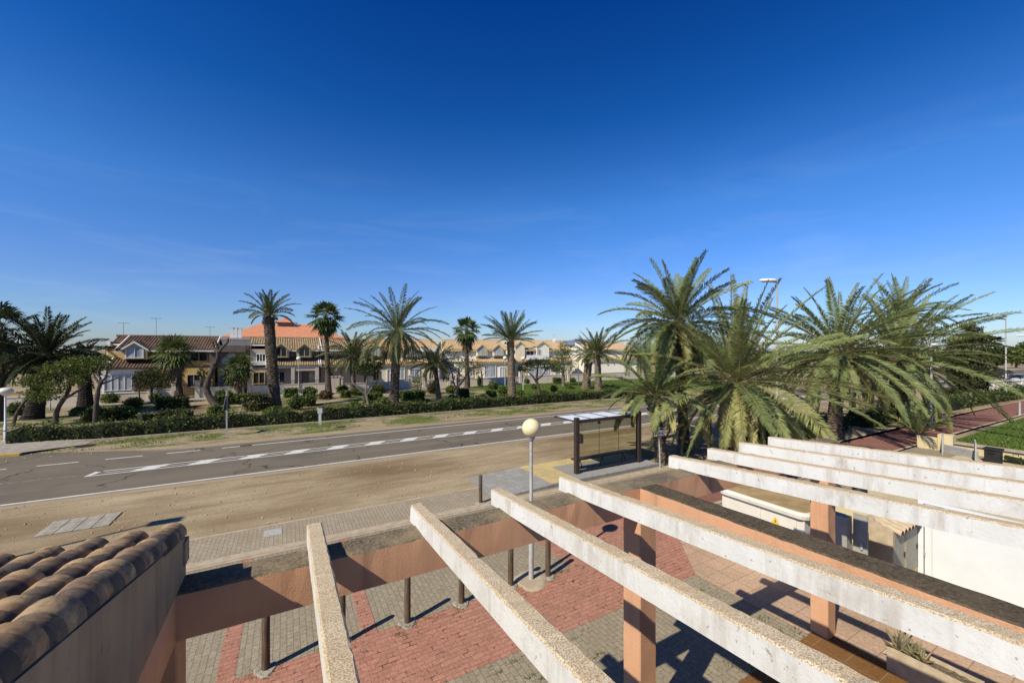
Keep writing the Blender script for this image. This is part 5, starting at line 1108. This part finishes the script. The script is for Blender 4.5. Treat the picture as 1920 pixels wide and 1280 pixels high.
# street lamps
def street_lamp(px,py,top,label,arm=-1.4,s=None,head='w_trim'):
    if s is None: b,s=base_at(px,py)
    else: b=at(px,s)
    h=zz(top,s); t=thing('street_lamp',(b[0],b[1],0),label,'street lamp','tall street lamps along the promenade')
    mb=MB(); mb.tube([[b[0],b[1],0],[b[0],b[1],1.2],[b[0],b[1],1.25],[b[0],b[1],h]],[.10,.10,.075,.05],10); mb.box(b[0]-.17,b[0]+.17,b[1]-.17,b[1]+.17,0,.06); mb.build('pole',[M['galv']],t,True)
    mb=MB(); mb.tube([[b[0],b[1],h-.05],[b[0]+RT[0]*arm*.5,b[1]+RT[1]*arm*.5,h+.02],[b[0]+RT[0]*arm*.6,b[1]+RT[1]*arm*.6,h+.03]],.04,8); mb.build('arm',[M['galv']],t,True)
    c=np.array([b[0]+RT[0]*arm*.55,b[1]+RT[1]*arm*.55,h+.06]); A=Matrix.Translation(c)@Matrix.Rotation(R(-YAW),4,'Z'); mb=MB(); w=abs(arm)*.55
    v=[]
    for q,z in ((.7,-.08),(1,-.02),(1,.05),(.75,.11),(.2,.13)): v.append([(math.cos(a)*w*q,math.sin(a)*.2*q,z) for a in np.linspace(0,2*math.pi,16,endpoint=False)])
    mb.grid(np.array([xf(A,r_) for r_ in v]),0,.5,True); mb.poly([tuple(p) for p in xf(A,v[0])][::-1],1); mb.build('lamp_head',[M[head],M['galv']],t,True)
street_lamp(1886,750,598,'tall grey street lamp on the red path edge at the right')
street_lamp(1457,812,528,'tall street lamp rising behind the big front palm',-1.0)
street_lamp(1746,806,648,'pale street lamp half hidden behind the right hand palm',.9)
street_lamp(1932,725,630,'distant street lamp with its head at the right edge',-1.9)
street_lamp(1760,692,672,'very distant small lamp post beyond the roundabout',-.6)
b=(-12.1,12.86)
t=thing('street_lamp',(b[0],b[1],0),'tall street lamp beside the road left of the view','street lamp','tall street lamps along the promenade')
mb=MB(); mb.tube([[b[0],b[1],0],[b[0],b[1],8.6]],[.09,.05],10); mb.build('pole',[M['galv']],t); mb=MB(); mb.box(b[0]-.1,b[0]+.6,b[1]-.2,b[1]+.2,8.6,8.75); mb.build('lamp_head',[M['w_trim']],t)
# yellow garden walls, ramp rails
t=thing('garden_wall',(29.7,3,0),'low cream garden wall with broken end pillar below the lawn','wall')
mb=MB(); mb.box(29.6,29.9,-6,6.9,0,.42); mb.box(29.4,29.9,6.9,7.45,0,.82); mb.box(29.3,29.6,7.45,8.2,0,.62); mb.build('wall',[M['yellow_wall']],t); mb=MB(); mb.box(29.5,30.0,-6,6.89,.423,.49); mb.build('coping',[M['kerb_sand']],t)
sheet('yard',[(13.7,28.7,-6,6.6)],M['pav_yard'],.016)
t=thing('ramp_wall',(28.9,6.4,0),'low grey ramp side between two galvanised rails','wall'); mb=MB(); mb.box(-.75,.75,-.12,.12,0,.36,0,M=TR(28.95,6.55,0,R(55))); mb.build('wall',[M['flat_roof']],t)
def rail(x,y,label):
    t=thing('hand_rail',(x,y,0),label,'railing','galvanised rails beside the ramp'); d=np.array([.95,.22])
    for i in range(4): mb=MB(); mb.tube([[x,y,.22+i*.22],[x+d[0],y+d[1],.22+i*.22]],.025,6); mb.build('bar',[M['galv']],t)
    for f in (0,1): mb=MB(); mb.tube([[x+d[0]*f,y+d[1]*f,0],[x+d[0]*f,y+d[1]*f,.92]],.032,6); mb.build('upright',[M['galv']],t)
rail(28.3,7.0,'short galvanised rail by the cream pillar at the ramp'); rail(27.6,5.75,'short galvanised rail on the right side of the ramp')
b=(27.95,5.35); mb=MB(); mb.box(b[0],b[0]+.5,b[1]-.25,b[1]+.22,.02,.62); mb.box(b[0]-.04,b[0]+.54,b[1]-.29,b[1]+.26,.62,.69); mb.box(b[0]-.06,b[0]-.041,b[1]-.1,b[1]+.1,.5,.56); tag(mb.build('waste_bin',[M['black']]),'dark bin beside the right ramp rail','bin')
# lawn blades
mb=MB(); k=9000; u=rg.random(k)**1.6; X=30.1+u*32; Y=-2+rg.random(k)*9.6
grass_blades(mb,rg,np.stack([X,Y,np.full(k,.0)],1),.22,.045); tag(mb.build('lawn_grass',[M['grass']]),'bright green grass of the lawn below the red path','grass',None,'stuff')
# short posts in the lawn edge
b,s=base_at(1912,778); mb=MB(); mb.cyl(b[0],b[1],0,.95,.07,.06,8); mb.ball((b[0],b[1],.97),.075,8,5); mb.cyl(b[0],b[1],0,.05,.12,.12,8); tag(mb.build('marker_post',[M['galv']]),'short grey post at the lawn edge under the far lamp','post')
# low white wall, casuarina, cars
t=thing('boundary_wall',(85,15,0),'long low white wall along the car park at the far right','wall')
mb=MB()
x0_,y0_=gp(1785,741); x1_,y1_=gp(1985,727); d=np.array([x1_-x0_,y1_-y0_]); L_=np.hypot(*d); A=TR(x0_,y0_,0,math.atan2(d[1],d[0])); mb.box(0,L_,0,.3,0,1.25,0,M=A); mb.box(-.1,L_+.1,-.08,.38,1.25,1.36,0,M=A)
for i in range(12): mb.box(i*L_/11.5,i*L_/11.5+.4,-.06,-.003,0,1.25,0,M=A)
mb.build('wall',[M['w_pale']],t)
b,s=base_at(1812,748); m=s/F
def cb(px,py,dy,rx,rz,k): return ((px-1812)*m,(748-py)*m,dy,rx*m,rz*m,k)
tree('casuarina_tree',b,[([(0,0),(.05,2),(-.1,4),(.1,6.5)],.22,.06),([(0,1.2),(-.9,2.2,.3)],.09,.04),([(0,1.0),(1.0,2,-.3)],.09,.04)],
   [cb(1808,715,0,24,16,800),cb(1800,690,.3,24,16,800),cb(1828,695,-.3,26,18,800),cb(1810,662,0,26,20,900),cb(1800,640,.3,20,14,480),cb(1822,632,-.2,20,16,480),cb(1835,668,.3,20,14,420),cb(1815,612,0,12,10,140),cb(1832,618,.2,13,8,80),cb(1786,655,-.3,14,14,180),cb(1790,735,0,16,10,280),cb(1845,722,.3,14,12,260)],'tall shaggy dark green tree beside the red path at the right','needles','bark',.42,None,'tree',61,0,.28,1.5)
FT='far trees behind the car park'
for i,(px,py,rx,h,lb) in enumerate(((1868,692,20,45,'rounded olive tree behind the far right street lamp'),(1905,690,22,42,'bright green leafy tree at the far right edge'),(1842,690,14,40,'thin dark tree right of the shaggy dark tree'),(1925,686,18,48,'leafy tree cut by the right edge of the photo'),(1700,684,24,26,'low olive tree beyond the road behind the right hand palms'),(1755,682,22,22,'low yellowish tree beyond the roundabout'),(1645,688,22,30,'dark far tree seen between the two wind swept palms'),(1500,700,20,34,'far tree seen left of the wind swept palms'))):
    b,s=base_at(px,py); m=s/F; hh=h*m
    tree('broadleaf_tree',b,[([(0,0),(.2,hh*.3),(.1,hh*.55)],.25,.12)],[(-rx*m*.5,hh*.55,0,rx*m*.6,hh*.3,260),(rx*m*.5,hh*.58,.5,rx*m*.6,hh*.3,260),(0,hh*.75,-.4,rx*m*.7,hh*.25,280),(0,hh*.35,.3,rx*m*.8,hh*.22,240)],lb,('leaf_dark','leaf','leaf_dark','leaf')[i%4],'bark',.75*m*8,FT,'tree',70+i)
for px,py,cy,rr_,lb in ((1849,682,637,9,'distant fan palm silhouette against the sky, left of a pair'),(1866,682,640,10,'distant fan palm silhouette against the sky, right of a pair')):
    b,s=base_at(px,py); c=(*at(px,s),zz(cy,s)); fan_palm('fan_palm',b,c,rr_*s/F*.7,lb,26,1.5,80+px,.4,.3,0,FT,'frond_dark',14,.5)
M['car_navy']=simple('navy_car_paint',(.012,.016,.03),(.016,.02,.036),2,.25,0,spec=.6); M['car_silver']=simple('silver_car_paint',(.42,.44,.46),(.47,.49,.51),2,.3,0,spec=.6,metal=.3); M['car_white']=simple('white_car_paint',(.68,.68,.68),(.72,.72,.72),2,.3,0,spec=.6); M['car_dark']=simple('dark_car_paint',(.03,.03,.032),(.04,.04,.042),2,.25,0,spec=.6)
def car(px,py,rz,pm,label):
    b,_=base_at(px,py); A=TR(b[0],b[1],0,rz); t=thing('parked_car',(b[0],b[1],0),label,'car','cars in the far car park')
    def loft(secs,mm,name,par):
        mb=MB(); v=np.array([[(x,-w,z0),(x,-w*1.02,(z0+z1)/2),(x,-w*.9,z1),(x,0,z1+.03),(x,w*.9,z1),(x,w*1.02,(z0+z1)/2),(x,w,z0)] for x,w,z0,z1 in secs]); 
        mb.grid(np.array([xf(A,q) for q in v]),0)
        for e in (0,-1): mb.poly([tuple(p) for p in xf(A,v[e])],0)
        return mb.build(name,[M[mm]],par)
    loft([(-2.1,.72,.35,.75),(-1.95,.82,.28,.9),(-1.2,.86,.25,.95),(.9,.86,.25,.93),(1.8,.80,.28,.78),(2.1,.66,.35,.62)],pm,'body',t)
    g=loft([(-1.75,.62,.9,.95),(-1.25,.66,.9,1.36),(.1,.66,.9,1.42),(.55,.66,.9,1.3),(1.15,.62,.9,.93)],'pane','windows',t)
    mb=MB(); mb.box(-1.2,.3,-.56,.56,1.43,1.47,0,M=A); mb.build('roof',[M[pm]],t)
    for x in (-1.3,1.3):
        for y in (-.8,.8):
            mb=MB(); p=xf(A,[(x,y-.1,.31),(x,y+.1,.31)]); mb.tube(p,.31,14); wl=mb.build('wheel',[M['black']],t); mb=MB(); p=xf(A,[(x,y-.11,.31),(x,y+.11,.31)]); mb.tube(p,.17,10); mb.build('rim',[M['galv']],wl)
    for x,y,mm,nm in ((2.06,.5,'w_trim','headlight'),(2.06,-.5,'w_trim','headlight'),(-2.1,.55,'red_sign','tail_light'),(-2.1,-.55,'red_sign','tail_light')):
        mb=MB(); mb.box(x-.03,x+.06,y-.14,y+.14,.58,.72,0,M=A); mb.build(nm,[M[mm]],t)
car(1727,701,R(-8),'car_navy','dark blue car on the road beyond the right hand palms')
car(1912,719,R(-5),'car_silver','silver car parked behind the long low white wall')
car(1874,707,R(60),'car_dark','dark car parked behind the far street lamp pole')
car(1948,702,R(-10),'car_white','white car at the far right edge of the car park')
# far vegetation and hills
mb=MB(); rf_=np.random.default_rng(91)
for i in range(150):
    px=rf_.uniform(1130,1960); s=rf_.uniform(150,260); x,y=at(px,s); h_=rf_.uniform(2.5,6.0); blob_leaves(mb,rf_,(x,y,h_*.45),(rf_.uniform(4,9),rf_.uniform(3,6),h_*.6),150,1.3)
tag(mb.build('far_woods',[M['leaf_dark']]),'far dark belt of trees beyond the roundabout','trees',None,'stuff')
mb=MB()
for i in range(70):
    px=rf_.uniform(-40,180); s=rf_.uniform(85,120); x,y=at(px,s); h_=rf_.uniform(2.5,4.5); blob_leaves(mb,rf_,(x,y,h_*.45),(rf_.uniform(2,5),rf_.uniform(2,4),h_*.6),140,.7)
tag(mb.build('background_trees',[M['leaf_dark']]),'dark mass of distant trees behind the left garden wall','trees',None,'stuff')
n=NT('hazed_hill'); M['hill']=n.done(n.bsdf(n.ramp(n.noise(.01,4,.6),[(.35,(.16,.20,.27)),(.65,(.21,.25,.32))]),1,None,0))  # blue-grey distance haze is put into the hill colour
mb=MB(); xs=np.linspace(500,2600,60); hz=22+26*np.abs(np.sin(xs*.0031+.4))+10*np.sin(xs*.011)+rf_.normal(0,1.5,60); hz*=np.clip((xs-500)/500,0,1)
v=np.stack([np.stack([xs,np.full(60,1350.0),np.zeros(60)-1],1),np.stack([xs,np.full(60,1450.0),hz*.7],1),np.stack([xs,np.full(60,1600.0),hz],1),np.stack([xs,np.full(60,1900.0),np.zeros(60)-1],1)]); mb.grid(v); struct(mb.build('hills',[M['hill']],None,True))
# ------------------------------------------------------------------ sky, sun, camera
EL=43.6; AZ=18.5   # elevation of the sun; shadows run along +x turned by AZ towards +y
w=bpy.data.worlds.new('World'); SC.world=w; w.use_nodes=True; nt=w.node_tree; nt.nodes.clear()
N=lambda t:nt.nodes.new(t); Lk=lambda a,b:nt.links.new(a,b)
sky=N('ShaderNodeTexSky'); sky.sky_type='NISHITA'; sky.sun_disc=False; sky.sun_elevation=R(EL)
sx_,sy_=-math.cos(R(AZ)),-math.sin(R(AZ)); sky.sun_rotation=math.atan2(sx_,sy_)%(2*math.pi)
sky.air_density=1.0; sky.dust_density=.35; sky.ozone_density=3.0; sky.altitude=0
tc=N('ShaderNodeTexCoord')
hs=N('ShaderNodeHueSaturation'); hs.inputs['Saturation'].default_value=SKY_SAT; hs.inputs['Value'].default_value=1.0; gm=N('ShaderNodeGamma'); gm.inputs[1].default_value=1.35; Lk(sky.outputs[0],gm.inputs[0]); Lk(gm.outputs[0],hs.inputs['Color'])
# thin cirrus low in the sky
mp=N('ShaderNodeMapping'); mp.inputs['Scale'].default_value=(1.3,2.2,9); mp.inputs['Rotation'].default_value=(0.12,0.05,.5); Lk(tc.outputs['Generated'],mp.inputs[0])
nz=N('ShaderNodeTexNoise'); nz.inputs['Scale'].default_value=2.0; nz.inputs['Detail'].default_value=7; nz.inputs['Roughness'].default_value=.6; nz.inputs['Distortion'].default_value=.8; Lk(mp.outputs[0],nz.inputs['Vector'])
rp=N('ShaderNodeValToRGB'); rp.color_ramp.elements[0].position=.50; rp.color_ramp.elements[1].position=.80; rp.color_ramp.elements[1].color=(.20,.20,.20,1); Lk(nz.outputs['Fac'],rp.inputs[0])
sep=N('ShaderNodeSeparateXYZ'); Lk(tc.outputs['Generated'],sep.inputs[0])
r2=N('ShaderNodeValToRGB'); e=r2.color_ramp.elements; e[0].position=0; e[0].color=(1,1,1,1); e[1].position=.42; e[1].color=(0,0,0,1); Lk(sep.outputs['Z'],r2.inputs[0])
mu=N('ShaderNodeMath'); mu.operation='MULTIPLY'; Lk(rp.outputs[0],mu.inputs[0]); Lk(r2.outputs[0],mu.inputs[1])
mx=N('ShaderNodeMix'); mx.data_type='RGBA'; Lk(mu.outputs[0],mx.inputs[0]); tn_=N('ShaderNodeMix'); tn_.data_type='RGBA'; tn_.blend_type='MULTIPLY'; tn_.inputs[0].default_value=1
se0=N('ShaderNodeSeparateXYZ'); Lk(tc.outputs['Generated'],se0.inputs[0]); el_=N('ShaderNodeValToRGB'); ee=el_.color_ramp.elements
for i,(p_,c_) in enumerate(SKY_RAMP):
    if i>1: ee.new(p_)
    ee[i].position=p_; ee[i].color=(*[q*w_ for q,w_ in zip(c_,SKY_TINT)],1)
Lk(se0.outputs['Z'],el_.inputs[0]); Lk(el_.outputs[0],tn_.inputs[7])
Lk(hs.outputs[0],tn_.inputs[6]); Lk(tn_.outputs[2],mx.inputs[6]); mx.inputs[7].default_value=(8,9,10.5,1)
bg=N('ShaderNodeBackground'); bg.inputs[1].default_value=SKY_STR; Lk(mx.outputs[2],bg.inputs[0]); ow=N('ShaderNodeOutputWorld'); Lk(bg.outputs[0],ow.inputs[0])
ld=bpy.data.lights.new('sun','SUN'); ld.energy=SUN_STR; ld.angle=R(.53); ld.color=(1,.925,.76); lo=bpy.data.objects.new('sun',ld); COL.objects.link(lo)
dv=Vector((math.cos(R(AZ))*math.cos(R(EL)),math.sin(R(AZ))*math.cos(R(EL)),-math.sin(R(EL)))); lo.rotation_euler=dv.to_track_quat('-Z','Y').to_euler(); lo.location=(-20,-6,20)
cd=bpy.data.cameras.new('camera'); cd.sensor_width=36; cd.sensor_fit='HORIZONTAL'; cd.lens=36*F/1920; cd.shift_y=15/1920; cd.clip_start=.05; cd.clip_end=6000
co=bpy.data.objects.new('camera',cd); COL.objects.link(co); co.location=(0,0,H); co.rotation_euler=(R(90),0,R(-YAW)); SC.camera=co
SC.view_settings.view_transform='Standard'; SC.view_settings.look='None'; SC.view_settings.exposure=EXPO; SC.view_settings.gamma=1; SC.view_settings.use_curve_mapping=False
SC.render.engine='CYCLES'; SC.cycles.max_bounces=8; SC.cycles.diffuse_bounces=2; SC.cycles.transparent_max_bounces=12; SC.cycles.use_denoising=True
